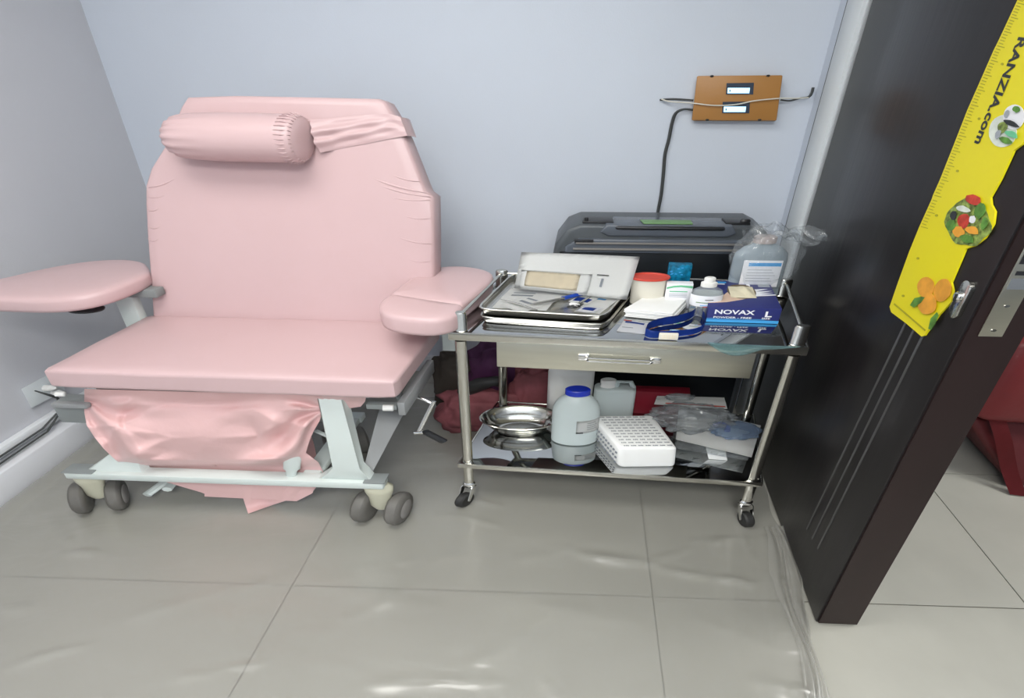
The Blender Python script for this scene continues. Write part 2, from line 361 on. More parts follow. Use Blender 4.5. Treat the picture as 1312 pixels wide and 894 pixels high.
def ell(px, py, rx, ry, rot=0, n=24, wob=0, seed=0):
    out = []
    for k in range(n):
        t = 2*PI*k/n; q = 1 + wob*noise.noise(V((math.cos(t)*1.7+seed, math.sin(t)*1.7, seed)))
        x = rx*q*math.cos(t); y = ry*q*math.sin(t)
        out.append(dpx(px + x*math.cos(rot) - y*math.sin(rot), py + x*math.sin(rot) + y*math.cos(rot)))
    return out
# ruler ticks along the left edge
tick = MB(); nT = 0
for i in range(3, len(edgeL)-1):
    p = V((*edgeL[i],0)); q = V((*edgeL[i+1],0)); n = max(1, int((q-p).length/4.0))
    for k in range(n):
        m_ = p.lerp(q, k/n); L = 9 if nT % 5 == 0 else 5.5; nT += 1
        a = dpx(m_.x+2.0, m_.y+.5); b = dpx(m_.x+2+L, m_.y+1.5+L*.15)
        a2 = (a[0], a[1]+.0012); b2 = (b[0], b[1]+.0012)
        tick.prism([D(*a, .0033), D(*b, .0033), D(*b2, .0033), D(*a2, .0033)], dn*.0003)
o = tick.build('ruler_ticks', M['tick'], tp); o['kind'] = 'stuff'
for px, py in ((1204,276),(1180,331),(1161,379),(1231,219),(1259,152),(1289,82)):
    decal(ell(px, py, 1.8, 1.6, n=8), M['tick'], 'ruler_number')
# fold line near the foot, bottom hem
a, b, c_, d_ = dpx(1149,390), dpx(1189,424), dpx(1190,422.4), dpx(1150,388.4)
decal([a, b, c_, d_], M['tick'], 'hem_line')
for px, py, rx, ry, rot, s in ((1191,368,11,13,.0,1),(1213,372,11,15,.3,2),(1194,389,12,14,.1,3)):
    decal(ell(px, py, rx, ry, rot, wob=.08, seed=s), M['orange'], 'orange_picture', .0033+.0005*s)
decal([dpx(*p) for p in ((1172,391),(1178,382),(1187,380),(1191,381),(1186,388),(1177,394))], M['leaf'], 'leaf_picture', .0052)
decal([dpx(*p) for p in ((1196,421),(1199,408),(1207,400),(1209,404),(1205,414),(1199,423))], M['leaf'], 'leaf_picture', .0052)
decal(ell(1245,284,30,29,.2,30,.22,5), M['salad'], 'salad_picture')
for px, py, rx, ry, m_, s in ((1240,283,8,9,'tomato',1),(1233,297,8,7,'orange',2),(1251,295,9,5,'orange',3),(1253,256,11,6,'tomato',4),(1224,288,6,7,'leaf',5),(1245,306,9,5,'leaf',6),(1262,270,7,10,'leaf',7),(1252,281,4,5,'white_print',8),(1241,268,9,4,'halo',9),(1268,286,4,8,'leaf',10),(1228,276,4,6,'dark_print',11)):
    decal(ell(px, py, rx, ry, .3, 14, .3, s), M[m_], 'salad_piece', .0038+.0001*s)
decal(ell(1290,168,18,21,.2,26,.05,3), M['halo'], 'herb_picture')
decal(ell(1305,150,14,16,.2,26,.05,4), M['white_print'], 'herb_picture', .0038)
for px, py, rx, ry, m_, s in ((1291,163,6,7,'salad',1),(1295,180,9,4,'leaf',2),(1303,172,9,4,'green_print',3),(1297,146,3,5,'grey_print',4),(1303,158,11,3,'dark_print',5),(1286,172,3,6,'grey_print',6),(1310,140,5,4,'leaf',7)):
    decal(ell(px, py, rx, ry, .4, 14, .3, s), M[m_], 'herb_piece', .0045+.0001*s)
# lettering reads downwards along the banner
P1 = dpx(1311, 46); P2 = dpx(1255, 178)
ua = D(P2[0], P2[1]) - D(P1[0], P1[1]); Ltxt = ua.length
ul = ua.normalized(); vl = dn.cross(ul)
text('RANZIA.com', D(P1[0], P1[1], .0034), ul, vl, Ltxt/5.35, M['dark_print'], tp, bold=.028, shear=.12)

# ---------------------------------------------------------------- maroon padded seat in the next room
so = thing('padded_ottoman', 'maroon leather padded seat in the next room, beyond the dark door', 'seat', (1.16,1.62,0))
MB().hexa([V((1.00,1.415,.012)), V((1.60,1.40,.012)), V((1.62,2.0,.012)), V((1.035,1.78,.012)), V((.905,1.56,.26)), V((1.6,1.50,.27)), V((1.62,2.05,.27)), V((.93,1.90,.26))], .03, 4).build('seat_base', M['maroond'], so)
MB().hexa([V((.897,1.50,.255)), V((1.62,1.42,.235)), V((1.65,2.05,.26)), V((.93,2.0,.27)), V((.915,1.52,.62)), V((1.62,1.44,.62)), V((1.65,2.05,.66)), V((.95,2.0,.66))], .05, 5).build('seat_cushion', M['maroon'], so)
MB().grid(lambda u, v: V((.985-.06*v+.03*u, 1.395+.14*v-.012*u+.01*math.sin(6*v), .005+.29*v)) , 6, 10, .006).build('side_flap', M['maroon'], so)

# ---------------------------------------------------------------- clear plastic sheet on the floor
RID = []
for p, q, a_, w_ in (((742,710),(850,728),.012,.012),((850,728),(966,751),.011,.012),((0,862),(60,840),.012,.012),((60,840),(112,826),.010,.010),((225,872),(300,858),.008,.010),((300,858),(345,848),.006,.008),
    ((0,782),(45,776),.010,.012),((92,708),(130,714),.009,.010),((830,724),(900,694),.004,.01),((880,697),(925,697),.008,.010),((960,874),(1050,892),.010,.012),((1000,730),(1060,880),.009,.010),((1010,700),(1035,790),.009,.009),((985,690),(1000,760),.006,.010),
    ((940,640),(965,720),.004,.008),((600,640),(640,650),.006,.008),((690,870),(720,894),.007,.01),((480,880),(640,872),.006,.010),((780,890),(860,885),.006,.01),((600,850),(700,800),.004,.02),((420,740),(650,700),.004,.02),((150,800),(360,740),.005,.02),
    ((560,660),(640,672),.005,.01),((380,820),(520,760),.004,.02),((660,720),(740,700),.004,.015),((40,640),(90,700),.006,.012),((900,800),(990,830),.004,.015),((700,780),(830,800),.003,.02)):
    RID.append((at(*p, z=0), at(*q, z=0), a_*1.35, w_*1.45))
def ridges(P_):
    h = 0; P_ = P_ + V((.012*noise.noise(P_*9), .016*noise.noise(P_*9+V((5,0,0))), 0))
    for a_, b_, A_, w_ in RID:
        ab = b_-a_; t_ = max(0, min(1, (P_-a_).dot(ab)/ab.length_squared)); c_ = a_+ab*t_
        dx = (P_.x-c_.x)*WIDE; dy = P_.y-c_.y; d2 = dx*dx+dy*dy
        if d2 < .004: h += A_*math.exp(-d2/(w_*w_))*(.5+.7*noise.noise(P_*22))*(1-.6*abs(2*t_-1)**3)
    return h
def sheet_fn(u, v):
    y = -.9 + v*2.95
    xr = (.965 + (y-1.19)*(.30 if y < 1.19 else .05))/WIDE
    if y > 1.19: xr = rw(y) - .02 if y > 1.6 else .965/WIDE + (y-1.19)*.10/WIDE
    xl = lw(y) + .048
    x = xl + (xr-xl)*u
    h = .001 + .0018*max(0, noise.noise(V((x*3.0, y*5.5, 0)))) + .010*max(0, noise.noise(V((x*2.2+4, y*9+x*3, 3)))-.30)*max(0,min(1,(1.15-y)*6))
    e = max(0, 1-abs(u-.965)/.05)*max(0,min(1,(1.3-y)*4)); h += e*.010*(.6+.5*math.sin(y*9)) + .005*max(0, 1-abs(u-.925)/.02)*(1 if y < 1.2 else 0)
    h += ridges(V((x, y, 0)))
    if u > .88 and y < 1.2: h += .004*(u-.88)/.12*abs(math.sin(u*75+math.sin(y*8)*.6))
    if u > .94: x += .006*math.sin(y*23)*(u-.94)/.06
    if u < .02: h += (.02-u)*1.0
    return V((x, y, h))
shm = MB().grid(sheet_fn, 260, 300)
def fold_fn(u, v):    # the edge of the sheet doubled back on itself beside the door
    y = .25 + v*.98; x0 = (.965 + (y-1.19)*.30)/WIDE if y < 1.19 else (.965+(y-1.19)*.1)/WIDE
    wd_ = .030+.010*math.sin(y*7)
    return V((x0 - wd_*(1-u) + .004*math.sin(y*17+u*3), y, .010 + .009*abs(math.sin(u*7+y*3)) + .004*noise.noise(V((x0*30, y*14, u*4)))))
shm.grid(fold_fn, 24, 90); shm.grid(lambda u, v: fold_fn(.35+.6*u, v)+V((.006,0,.006)), 16, 90)
o = solo(shm, 'plastic_sheet', M['sheet'], 'clear wrinkled plastic sheet covering the tiled floor under chair and trolley', 'floor covering', (0,1,0), sharp=180)

# ---------------------------------------------------------------- the pink treatment chair
K = Frame(-.731, 1.293, -.110)
Wd = .554
ch = thing('treatment_chair', 'pink vinyl treatment chair with steel frame on wheels, against the wall', 'chair', (-.45,1.45,0))
# seat, slightly domed
def slabgrid(fr, a0, a1, b0, b1, z0, z1, m, name, par, r=.018, dome=.004, amp=.0015, seed=0):
    mb = MB(); mb.box(fr, a0, a1, b0, b1, z0, z1)
    bmesh.ops.subdivide_edges(mb.bm, edges=mb.bm.edges[:], cuts=18, use_grid_fill=True)
    o_ = fr((a0+a1)/2, (b0+b1)/2, (z0+z1)/2); ha, hb, hz = (a1-a0)/2, (b1-b0)/2, (z1-z0)/2
    for v in mb.bm.verts:
        d = v.co - o_; a, b, z = d.dot(fr.e), d.dot(fr.n), d.z
        # round the box
        ca, cb, cz = max(-ha+r, min(ha-r, a)), max(-hb+r, min(hb-r, b)), max(-hz+r, min(hz-r, z))
        q = V((a-ca, b-cb, z-cz))
        if q.length > 1e-6:
            q = q.normalized()*min(r, q.length*1.0 if q.length < r else r); a, b, z = ca+q.x, cb+q.y, cz+q.z
        k = (1-(a/ha)**2)*(1-(b/hb)**2); z += dome*k*(1 if z > 0 else 0)
        nz = noise.noise(V((a*14+seed, b*14, z*14)))*amp
        v.co = o_ + fr.e*a + fr.n*(b+nz*.5) + V((0,0,z+nz))
    return mb.build(name, m, par, 60)
slabgrid(K, -.006, Wd+.005, -.006, .39, .572, .642, M['pinkc'], 'seat_cushion', ch, .014)
# seat under-frame
MB().box(K, .05, Wd-.05, .03, .37, .550, .572).build('seat_frame', M['framedark'], ch)
# backrest plane
B0 = K(0, .372, .62); tilt = .20
bu = K.e; bv = (K.k + K.n*tilt).normalized(); bn = bv.cross(bu)   # bn points... towards +n
if bn.dot(K.n) > 0: bn = -bn
B0f = V((B0.x*WIDE, B0.y, B0.z))
_u = V((bu.x*WIDE, bu.y, bu.z)); _v = V((bv.x*WIDE, bv.y, bv.z)); BNf = _u.cross(_v).normalized()
def bpx(px, py, d=0): return hit(px, py, B0f, BNf) + bn*d
BT = .075
outl = [(195,412),(190,340),(187,300),(185,262),(185,238),(192,216),(203,198),(213,182),(222,158),(231,136),(239,124),(300,122),(400,124),(484,126),(493,130),(503,146),(519,178),(531,208),(542,236),(546,245),(555,252),(556,300),(556,345),(553,424)]
P = [bpx(*p) for p in outl]
mb = MB()
front = [p for p in P]; cen = sum(front, V())/len(front)
# rings: inner front, front edge, back edge
def ring(sc, d): return [cen + (p-cen)*sc - bn*d for p in P]
rings = [[mb.bm.verts.new(q) for q in ring(s_, d_)] for s_, d_ in ((.5,-.006),(.9,-.004),(.975,-.001),(.993,.004),(1.0,.012),(1.004,BT-.01),(.99,BT),(.5,BT))]
n = len(P)
for i in range(len(rings)-1):
    for k in range(n): mb.bm.faces.new([rings[i][k], rings[i][(k+1)%n], rings[i+1][(k+1)%n], rings[i+1][k]])
mb.bm.faces.new(rings[0]); mb.bm.faces.new(rings[-1][::-1])
mb.build('backrest', M['pinkc'], ch, 70)
# creases of the vinyl pulled round the shoulders
cr = MB()
def crease(p, q, r=.0022, sag=3):
    pa = []
    for i in range(9):
        t = i/8; pa.append(bpx(p[0]+(q[0]-p[0])*t, p[1]+(q[1]-p[1])*t + sag*math.sin(PI*t), .0035))
    cr.tube(pa, [r*math.sin(PI*(i+.4)/8.8)+.0002 for i in range(9)], 8)
for p, q, r in (((470,225),(548,247),.0035),((478,234),(552,252),.003),((490,250),(553,256),.002),((505,301),(553,312),.0022),((520,330),(552,334),.0016),((515,275),(553,279),.0018),
                ((191,240),(230,226),.0025),((190,252),(215,248),.0016),((189,268),(206,266),.0014),((190,290),(208,289),.0014),((190,305),(204,306),.0014),((500,222),(540,232),.0022)):
    crease(p, q, r)
o = cr.build('cover_creases', M['pinkc'], ch, 180); o['kind'] = 'stuff'
# head pillow with gathered ends and a band round the backrest
pa, pb = bpx(262,177,.062), bpx(398,180,.066)
ax = (pb-pa); L = ax.length; R0 = .062
def pshape(t, i):
    g = {0:.0,1:.06,2:.07,3:.04,4:.02}.get(i, 0) or {14:.02,13:.012}.get(i, 0)
    return 1 + g*math.sin(t*15) + .02*math.sin(t*2+1)
PQ = 1.16
prof = [(.012,-.035),(.035,-.030),(.048,-.020),(.056,-.005),(.060,.02),(.062,.045),(.0625,.065),(.0625,L*.5),(.0625,L-.06),(.062,L-.04),(.062,L-.02),(.0625,L-.006),(.060,L+.004),(.050,L+.010),(.025,L+.012)]
prof = [(a_*PQ, b_) for a_, b_ in prof]
pl = MB().lathe(pa, prof, ax, 60, pshape).build('head_pillow', M['pink'], ch, 75)
pleat = MB()
u_ = V((1,0,0)); axn = ax.normalized(); u1 = (V((0,0,1))-axn*axn.z).normalized(); u2 = axn.cross(u1)
for k in range(34):
    t = 2*PI*k/34
    d = u1*math.cos(t)+u2*math.sin(t)
    pleat.tube([pa+axn*(L-.016)+d*.0615*PQ, pa+axn*(L-.004)+d*.0645*PQ, pa+axn*(L+.009)+d*.054*PQ], [.0012,.0022,.0010], 6)
o = pleat.build('gathered_seam', M['pink'], pl, 180); o['kind'] = 'stuff'
def band(u, v):
    top = [(404,154),(440,150),(478,147),(500,146),(514,150)]; bot = [(416,196),(440,190),(472,184),(500,178),(523,174)]
    s = u*4; i = min(3, int(s)); f = s-i
    tx, ty = [top[i][k]*(1-f)+top[i+1][k]*f for k in (0,1)]; bx_, by_ = [bot[i][k]*(1-f)+bot[i+1][k]*f for k in (0,1)]
    px, py = tx*(1-v)+bx_*v, ty*(1-v)+by_*v
    h = .007 + (1-u)**1.5*.020*math.sin(PI*v) + .006*(1-u)*math.sin(v*19+u*5)*math.sin(PI*v) + .003*math.sin(v*11-u*14)*math.sin(PI*v)*(1-u*.5)
    if u < .15: h += (.15-u)*.12
    return bpx(px, py, max(.002, h))
bd = MB().grid(band, 50, 34)
bd.build('pillow_band', M['pinkc'], ch, 180)
def band2(u, v):   # the band turning over the edge of the back
    p = bpx(513,150,.004).lerp(bpx(522,174,.004), v)
    return p - bn*(.075*u) + bu*(.001 + .003*math.sin(PI*u))
MB().grid(band2, 8, 4).build('pillow_band', M['pink'], ch, 180)
# taupe lever behind the left shoulder
MB().prism([bpx(190,191,-.06), bpx(195,186,-.06), bpx(205,190,-.06), bpx(209,198,-.06), bpx(203,197,-.06)], -bn*.02, .003).build('tilt_lever', M['taupe'], ch)
# arm pads
def padpoly(pts_px, z): return [at(px, py, z=z) for px, py in pts_px]
def pad(poly_top, th, name, rr=.014):
    mb = MB(); cen = sum(poly_top, V())/len(poly_top); n = len(poly_top)
    rg = []
    for sc, dz in ((.45,.003),(.86,.002),(.95,-.002),(.99,-.008),(1,-.016),(1,-th+.012),(.985,-th+.003),(.9,-th),(.4,-th)):
        rg.append([mb.bm.verts.new(V((cen.x+(p.x-cen.x)*sc, cen.y+(p.y-cen.y)*sc, p.z+dz))) for p in poly_top])
    for i in range(len(rg)-1):
        for k in range(n): mb.bm.faces.new([rg[i][k], rg[i][(k+1)%n], rg[i+1][(k+1)%n], rg[i+1][k]])
    mb.bm.faces.new(rg[0]); mb.bm.faces.new(rg[-1][::-1])
    return mb.build(name, M['pink'], ch, 75)
def smooth_poly(pts, it=2):
    for _ in range(it):
        q = []
        for i in range(len(pts)):
            a, b = V(pts[i]), V(pts[(i+1)%len(pts)]); q += [a.lerp(b,.25), a.lerp(b,.75)]
        pts = q
    return pts
zA = .80
rear = [at(*p, z=zA) for p in ((500,375.5),(502,373.5),(520,359),(546,342),(590,338),(630,345),(633,356),(613,373),(594,387.5),(592,388.5),(588,388.8),(548,383.5),(506,376.5))]
frontp = [at(*p, z=zA) for p in ((500,376),(506,376.8),(548,384),(588,389.6),(593,390),(593,392),(586,403),(558,410),(520,408),(488,401),(484,386))]
pad(smooth_poly(rear, 2), .058, 'arm_pad'); pad(smooth_poly(frontp, 2), .058, 'arm_pad')
left = [at(*p, z=zA+.005) for p in ((-45,380),(-55,366),(0,356),(62,341),(128,331),(182,331),(192,343),(189,351),(132,374),(70,384),(0,382))]
pad(smooth_poly(left, 2), .052, 'arm_pad')
# seam lines on the pads
# arm posts and brackets
pL = at(161, 378, y=1.66)
MB().box(Frame(pL.x, 1.66, -.11), -.018, .018, -.015, .015, .2, pL.z+.04, .003).build('arm_post', M['frame'], ch)
MB().box(Frame(pL.x, 1.66, -.11), -.05, .07, -.02, .02, pL.z-.0, pL.z+.03, .003).build('arm_bracket', M['framedark'], ch)
kn = at(108, 391, z=.742)
MB().lathe(kn+V((0,0,-.022)), [(.012,0),(.030,.004),(.032,.010),(.028,.016),(.010,.020),(.008,.03)], (0,0,1), 24).build('arm_knob', M['black'], ch)
pR = at(576, 437, y=1.60)
MB().box(Frame(pR.x, 1.60, -.11), -.012, .012, -.012, .012, pR.z-.035, .748, .002).build('arm_post', M['frame'], ch)
MB().box(Frame(pR.x-.03, 1.62, -.11), -.07, .035, -.012, .012, .70, .735, .003).build('arm_bracket', M['framedark'], ch)
# base: front cross bar, side rails, posts
FL_, FR_ = at(80, 606, z=.2), at(490, 620, z=.2)
bang = math.atan2(FR_.y-FL_.y, FR_.x-FL_.x); BF = Frame(FL_.x, FL_.y, bang); BW = (FR_-FL_).length
MB().box(BF, 0, BW, 0, .045, .172, .2, .004).build('front_bar', M['frame'], ch)
MB().box(BF, -.003, .055, -.001, .047, .1995, .203, .001).build('bar_cap', M['framedark'], ch)
MB().box(BF, BW-.035, BW+.003, -.001, .047, .1995, .204, .001).build('bar_cap', M['framedark'], ch)
MB().box(BF, .03, BW-.12, .36, .40, .172, .2, .004).build('rear_bar', M['frame'], ch)
for a in (.06, BW-.14):
    MB().box(BF, a-.016, a+.016, .045, .37, .174, .198, .003).build('side_rail', M['frame'], ch)
# front posts with flared foot
for px in (452,):
    a = (at(px, 605, z=.2)-BF.o).dot(BF.e)
    MB().prism([BF(a-.055,.015,.198), BF(a+.042,.015,.198), BF(a+.034,.015,.225), BF(a+.022,.015,.25), BF(a+.020,.015,.56), BF(a-.022,.015,.56), BF(a-.020,.015,.25), BF(a-.032,.015,.225)], BF.n*.035, .003).build('upright', M['frame'], ch)
    MB().prism([at(465,603,y=1.31), at(477,605,y=1.31), at(518,528,y=1.47), at(486,524,y=1.47)], V((0,.006,-.003))).build('side_panel', M['framemid'], ch)
al = (at(158, 592, z=.2)-BF.o).dot(BF.e)
MB().prism([BF(al-.05,.015,.198), BF(al+.06,.015,.198), BF(al+.03,.06,.25), BF(al+.028,.06,.40), BF(al-.002,.06,.40), BF(al-.005,.06,.25)], BF.n*.03, .003).build('upright', M['frame'], ch)
# actuator and small struts under the bar
ac = at(371, 612, z=.20); 
MB().lathe(V((ac.x, ac.y+.012, .196)), [(.008,0),(.010,.004),(.010,.022),(.015,.03),(.016,.06),(.015,.14)], (.1,.25,1), 20).build('actuator', M['frame'], ch)
for px, py, q in ((188,634,(205,622)),(214,627,(222,618))):
    a_, b_ = at(px, py, y=1.36), at(q[0], q[1], y=1.40)
    MB().tube([a_, b_, b_+V((.03,.05,.03))], .010, 8).build('foot_lever', M['frame'], ch)
a_, b_ = at(405,552,y=1.36), at(430,563,y=1.33)
MB().tube([a_, b_], .006, 6).build('strut', M['frame'], ch)
# side hardware
for px, py in ((492,521),):
    q = at(px, py, y=1.27); MB().box(Frame(q.x, q.y, -.11), -.030, .020, 0, .02, q.z-.012, q.z+.006, .002).build('hinge_bracket', M['framedark'], ch)
    MB().lathe(V((q.x-.001, q.y-.004, q.z-.001)), [(.010,0),(.010,.016),(.008,.017)], (1,0,0), 14).build('bolt', M['white'], ch)
    MB().box(Frame(q.x+.022, q.y, -.11), 0, .012, -.002, .26, q.z-.032, q.z+.018, .002).build('side_plate', M['framemid'], ch)
q = at(92, 530, y=1.36)
MB().box(Frame(q.x, q.y, -.11), -.03, .045, 0, .06, q.z-.04, q.z+.04, .004).build('hinge_bracket', M['framedark'], ch)
MB().box(Frame(q.x, q.y-.03, -.11), -.012, .05, 0, .02, q.z+.045, q.z+.062, .003).build('hinge_bracket', M['framemid'], ch)
q = at(72, 505, y=1.36)
MB().lathe(q, [(.008,0),(.008,.014),(.006,.015)], (1,0,0), 14).build('bolt', M['white'], ch)
# crank
c0 = at(512,508,y=1.40); c1 = at(530,507,y=1.40); c2 = at(556,518,y=1.38); c3 = at(537,552,y=1.36); c4 = at(541,556,y=1.36); c5 = at(568,565,y=1.37)
ck = MB().tube([c0, c1, c1.lerp(c2,.5)+V((0,0,.003)), c2], .0055, 10).build('crank_shaft', M['chrome'], ch)
MB().tube([at(556,514,y=1.38), c3], .0045, 10).build('crank_arm', M['chrome'], ch)
MB().tube([at(531,554,y=1.36), at(542,553,y=1.36)], .008, 10).build('crank_joint', M['chrome'], ch)
MB().tube([at(545,553,y=1.365), c5], .009, 12).build('crank_grip', M['black'], ch)
MB().lathe(c0+V((-.004,0,0)), [(.016,0),(.016,.008),(.010,.010)], (1,0,0), 16).build('crank_mount', M['framedark'], ch)
# casters
def caster(cx, cy, ang):
    fr = Frame(cx, cy, ang); R_ = .058
    hs = MB().prism([fr(x_, y_-.03, z_) for x_, y_, z_ in ((-.018,.03,.165),(.018,.03,.165),(.020,.03,.13),(.013,.03,.05),(-.013,.03,.05),(-.020,.03,.13))], fr.n*.05, .005)
    hs = MB().lathe(fr(0,.0,.055), [(.012,0),(.020,.02),(.021,.06),(.026,.085),(.027,.105),(.018,.118)], (0,0,1), 20).build('caster_fork', M['beige'], ch)
    for s in (-1, 1):
        wh = MB().lathe(fr(s*.018 if s > 0 else -.046, 0, R_+.001), [(.030,0),(.050,.001),(.0565,.006),(R_,.014),(.0565,.022),(.050,.027),(.030,.028)], fr.e, 28).build('caster_wheel', M['wheel'], ch)
        MB().lathe(fr(.018+.0285 if s > 0 else -.0465-.002, 0, R_), [(.034,0),(.030,.002),(.008,.003)] if s > 0 else [(.008,0),(.030,.001),(.034,.002)], fr.e, 20).build('wheel_hub', M['hub'], wh)
cl_ = BF(.035,.028); cr_ = BF(BW-.018,.028)
caster(cl_.x-.012, cl_.y+.005, .25); caster(cr_.x+.002, cr_.y-.0, -.20)
for a in (.08, BW-.17):
    c_ = BF(a, .38); caster(c_.x, c_.y, .3)
# pink vinyl leg-rest cover hanging below the seat
LE = [(498,108),(514,108),(528,108),(545,111),(560,121),(575,133),(590,149),(602,168),(612,195),(622,228),(632,262)]
RE = [(502,470),(514,468),(521,462),(524,440),(527,414),(540,409),(552,402),(566,396),(580,392),(592,408),(604,414),(616,408),(626,400),(636,380)]
def interp(tab, y):
    if y <= tab[0][0]: return tab[0][1]
    for (y0,x0),(y1,x1) in zip(tab, tab[1:]):
        if y <= y1: return x0+(x1-x0)*(y-y0)/(y1-y0)
    return tab[-1][1]
def facet(x, y, s):   # crumple: distance field of random cells gives sharp folds
    f = noise.voronoi(V((x*s, y*s, 2.7)))[0]
    return f[1]-f[0]
def drape(u, v):
    py0 = 498+10*u; py = py0 + v*(636-py0)
    xl, xr = interp(LE, py), interp(RE, py); px = xl+(xr-xl)*u
    if v > .9: py += (u)*6
    # smooth belly in the middle, fans of folds gathered at the two upper corners
    X, Y_ = (px-108)/360., (py-514)/120.
    barx = (at(px, 610, z=.2)-BF.o).dot(BF.e); yb = BF(barx, .055).y
    belly = .055*math.sin(PI*min(1, max(0, Y_)*1.15+.05))*(.5+.5*math.sin(PI*max(0,min(1,(X-.0)/.85))))
    dl_ = math.hypot(px-104, (py-508)*1.1); tl_ = math.atan2(py-508, max(1, px-104))
    dr_ = math.hypot(px-418, (py-524)*1.1); tr_ = math.atan2(py-524, 418-px)
    wl = max(0, min(1, dl_/40))*math.exp(-((X-.13-.10*Y_)/.15)**2); wr_ = max(0, min(1, dr_/30))*math.exp(-((X-.72+.12*Y_)/.17)**2)
    nz = noise.noise(V((X*5, Y_*3, 2)))
    f = wl*(.018*math.sin(tl_*11+2.5*nz) + .010*abs(math.sin(Y_*7+X*9+3*nz)))
    f += wr_*(.026*math.sin(tr_*10+2.5*nz+1) + .010*abs(math.sin(Y_*6-X*8+3*nz)))
    f += (wl+wr_)*(.35-facet(X*3.2+Y_, Y_*2.0-X*.6, 1.6))*.035
    f += .003*noise.noise(V((X*4, Y_*3, 5)))
    if py > 596: f *= max(0, 1-(py-596)/6)*.5; belly = 0
    k_ = max(0, min(1, (py-py0)/16)); yk = K(((at(px,510,y=1.28)-K.o).dot(K.e)), .014).y; lo = max(0, min(1, (603-py)/14))
    yy = (yb + .004)*k_ + yk*(1-k_) - (belly+f*1.0)*lo*k_
    return at(px, py, y=yy)
MB().grid(drape, 130, 80).build('leg_rest_cover', M['pinkbag'], ch, 180)
def tail(u, v):
    py = 592 + v*(66 - 26*u) ; xl = interp([(592,300),(612,305),(640,312),(658,318)], py); xr = interp([(592,394),(612,410),(626,404),(634,396)], py)
    px = xl+(xr-xl)*u
    yy = BF((at(px,610,z=.2)-BF.o).dot(BF.e), .052).y + .012 - .012*math.sin(u*9+v*2)*(.3+.7*v)
    P_ = at(px, py, y=yy)
    if P_.z < .006: P_ = at(px, py, z=.006)
    return P_
MB().grid(tail, 40, 24).build('leg_rest_cover', M['pinkbag'], ch, 180)
def tail2(u, v):
    py = 545 + v*66; xl = 385-5*v; xr = 392 + 24*v + 2*math.sin(v*6)
    return at(xl+(xr-xl)*u, py, y=1.40-.01*math.sin(u*6))
MB().grid(tail2, 12, 16).build('leg_rest_cover', M['pinkbag'], ch, 180)

# ---------------------------------------------------------------- the steel trolley
T = Frame(-.082, 1.366, -.175); TW, TD = .518, .361
ZT, ZL = .735, .20
ca = thing('instrument_trolley', 'two tier stainless steel trolley with a drawer, on small casters', 'trolley', (.2,1.5,0))
def shelf(z, name):
    MB().box(T, -.014, TW+.014, -.014, TD+.014, z-.003, z, .001).build(name, M['mirror'], ca)
    rm = MB()
    for a0, a1, b0, b1 in ((-.015,TW+.015,-.0165,-.013),(-.015,TW+.015,TD+.013,TD+.0165),(-.0165,-.013,-.015,TD+.015),(TW+.013,TW+.0165,-.015,TD+.015)):
        rm.box(T, a0, a1, b0, b1, z-(.026 if z > .5 else .018), z+.0015, .0008)
    rm.build('shelf_rim', M['steel'], ca)
shelf(ZT, 'upper_shelf'); shelf(ZL, 'lower_shelf')
PR = .0095
for a in (0, TW):
    for b in (0, TD):
        po = MB().tube([T(a,b,.095), T(a,b,.70)], PR, 16).build('post', M['steel'], ca)
        MB().lathe(T(a,b,ZT+.0008), [(.0115,0),(.0125,.002),(.0115,.004),(.0115,.058),(.0095,.063),(.004,.064)], (0,0,1), 18).build('post_cap', M['steel'], ca)
        # caster
        fr = Frame(*T(a,b).xy, PI-.45 if a == 0 else PI+.12)
        fk = MB().lathe(T(a,b,.078), [(.010,0),(.012,.004),(.012,.018),(.009,.022)], (0,0,1), 16)
        fk.prism([fr(-.012,-.008,.082), fr(-.012,.012,.080), fr(-.012,.027,.030), fr(-.012,.022,.024), fr(-.012,.017,.030)], fr.e*.002)
        fk.prism([fr(.010,-.008,.082), fr(.010,.012,.080), fr(.010,.027,.030), fr(.010,.022,.024), fr(.010,.017,.030)], fr.e*.002)
        fk.build('caster_fork', M['chrome'], ca)
        MB().lathe(fr(-.009,.022,.0285), [(.010,0),(.024,.0005),(.028,.004),(.028,.014),(.024,.0175),(.010,.018)], fr.e, 22).build('caster_wheel', M['rubber'], ca)
zr = ZT+.052
for p, q in (((0,0),(0,TD)), ((0,TD),(TW,TD)), ((TW,TD),(TW,0))):
    MB().tube([T(*p, zr), T(*q, zr)], .0038, 10).build('guard_rail', M['steel'], ca)
# drawer
a0 = (at(637,450,y=1.34)-T.o).dot(T.e); a0, a1 = .060, .462
dw = MB().box(T, a0, a1, -.010, -.006, ZT-.118, ZT-.026, .0012); dw.box(T, a0+.004, a1-.004, -.006, .33, ZT-.114, ZT-.03)
dwo = dw.build('drawer', M['brush'], ca)
h0, h1 = .200, .312
hz = ZT-.068
hd = MB()
for s in (h0, h1): hd.box(T, s-.009, s+.009, -.016, -.009, hz-.010, hz+.010, .002)
hd.tube([T(h0+.004,-.014,hz+.006), T(h0+.008,-.026,hz+.006), T(h1-.008,-.026,hz+.006), T(h1-.004,-.014,hz+.006)], .0026, 8)
hd.tube([T(h0+.004,-.014,hz-.006), T(h0+.008,-.024,hz-.006), T(h1-.008,-.024,hz-.006), T(h1-.004,-.014,hz-.006)], .0026, 8)
hd.build('drawer_handle', M['chrome'], dwo)

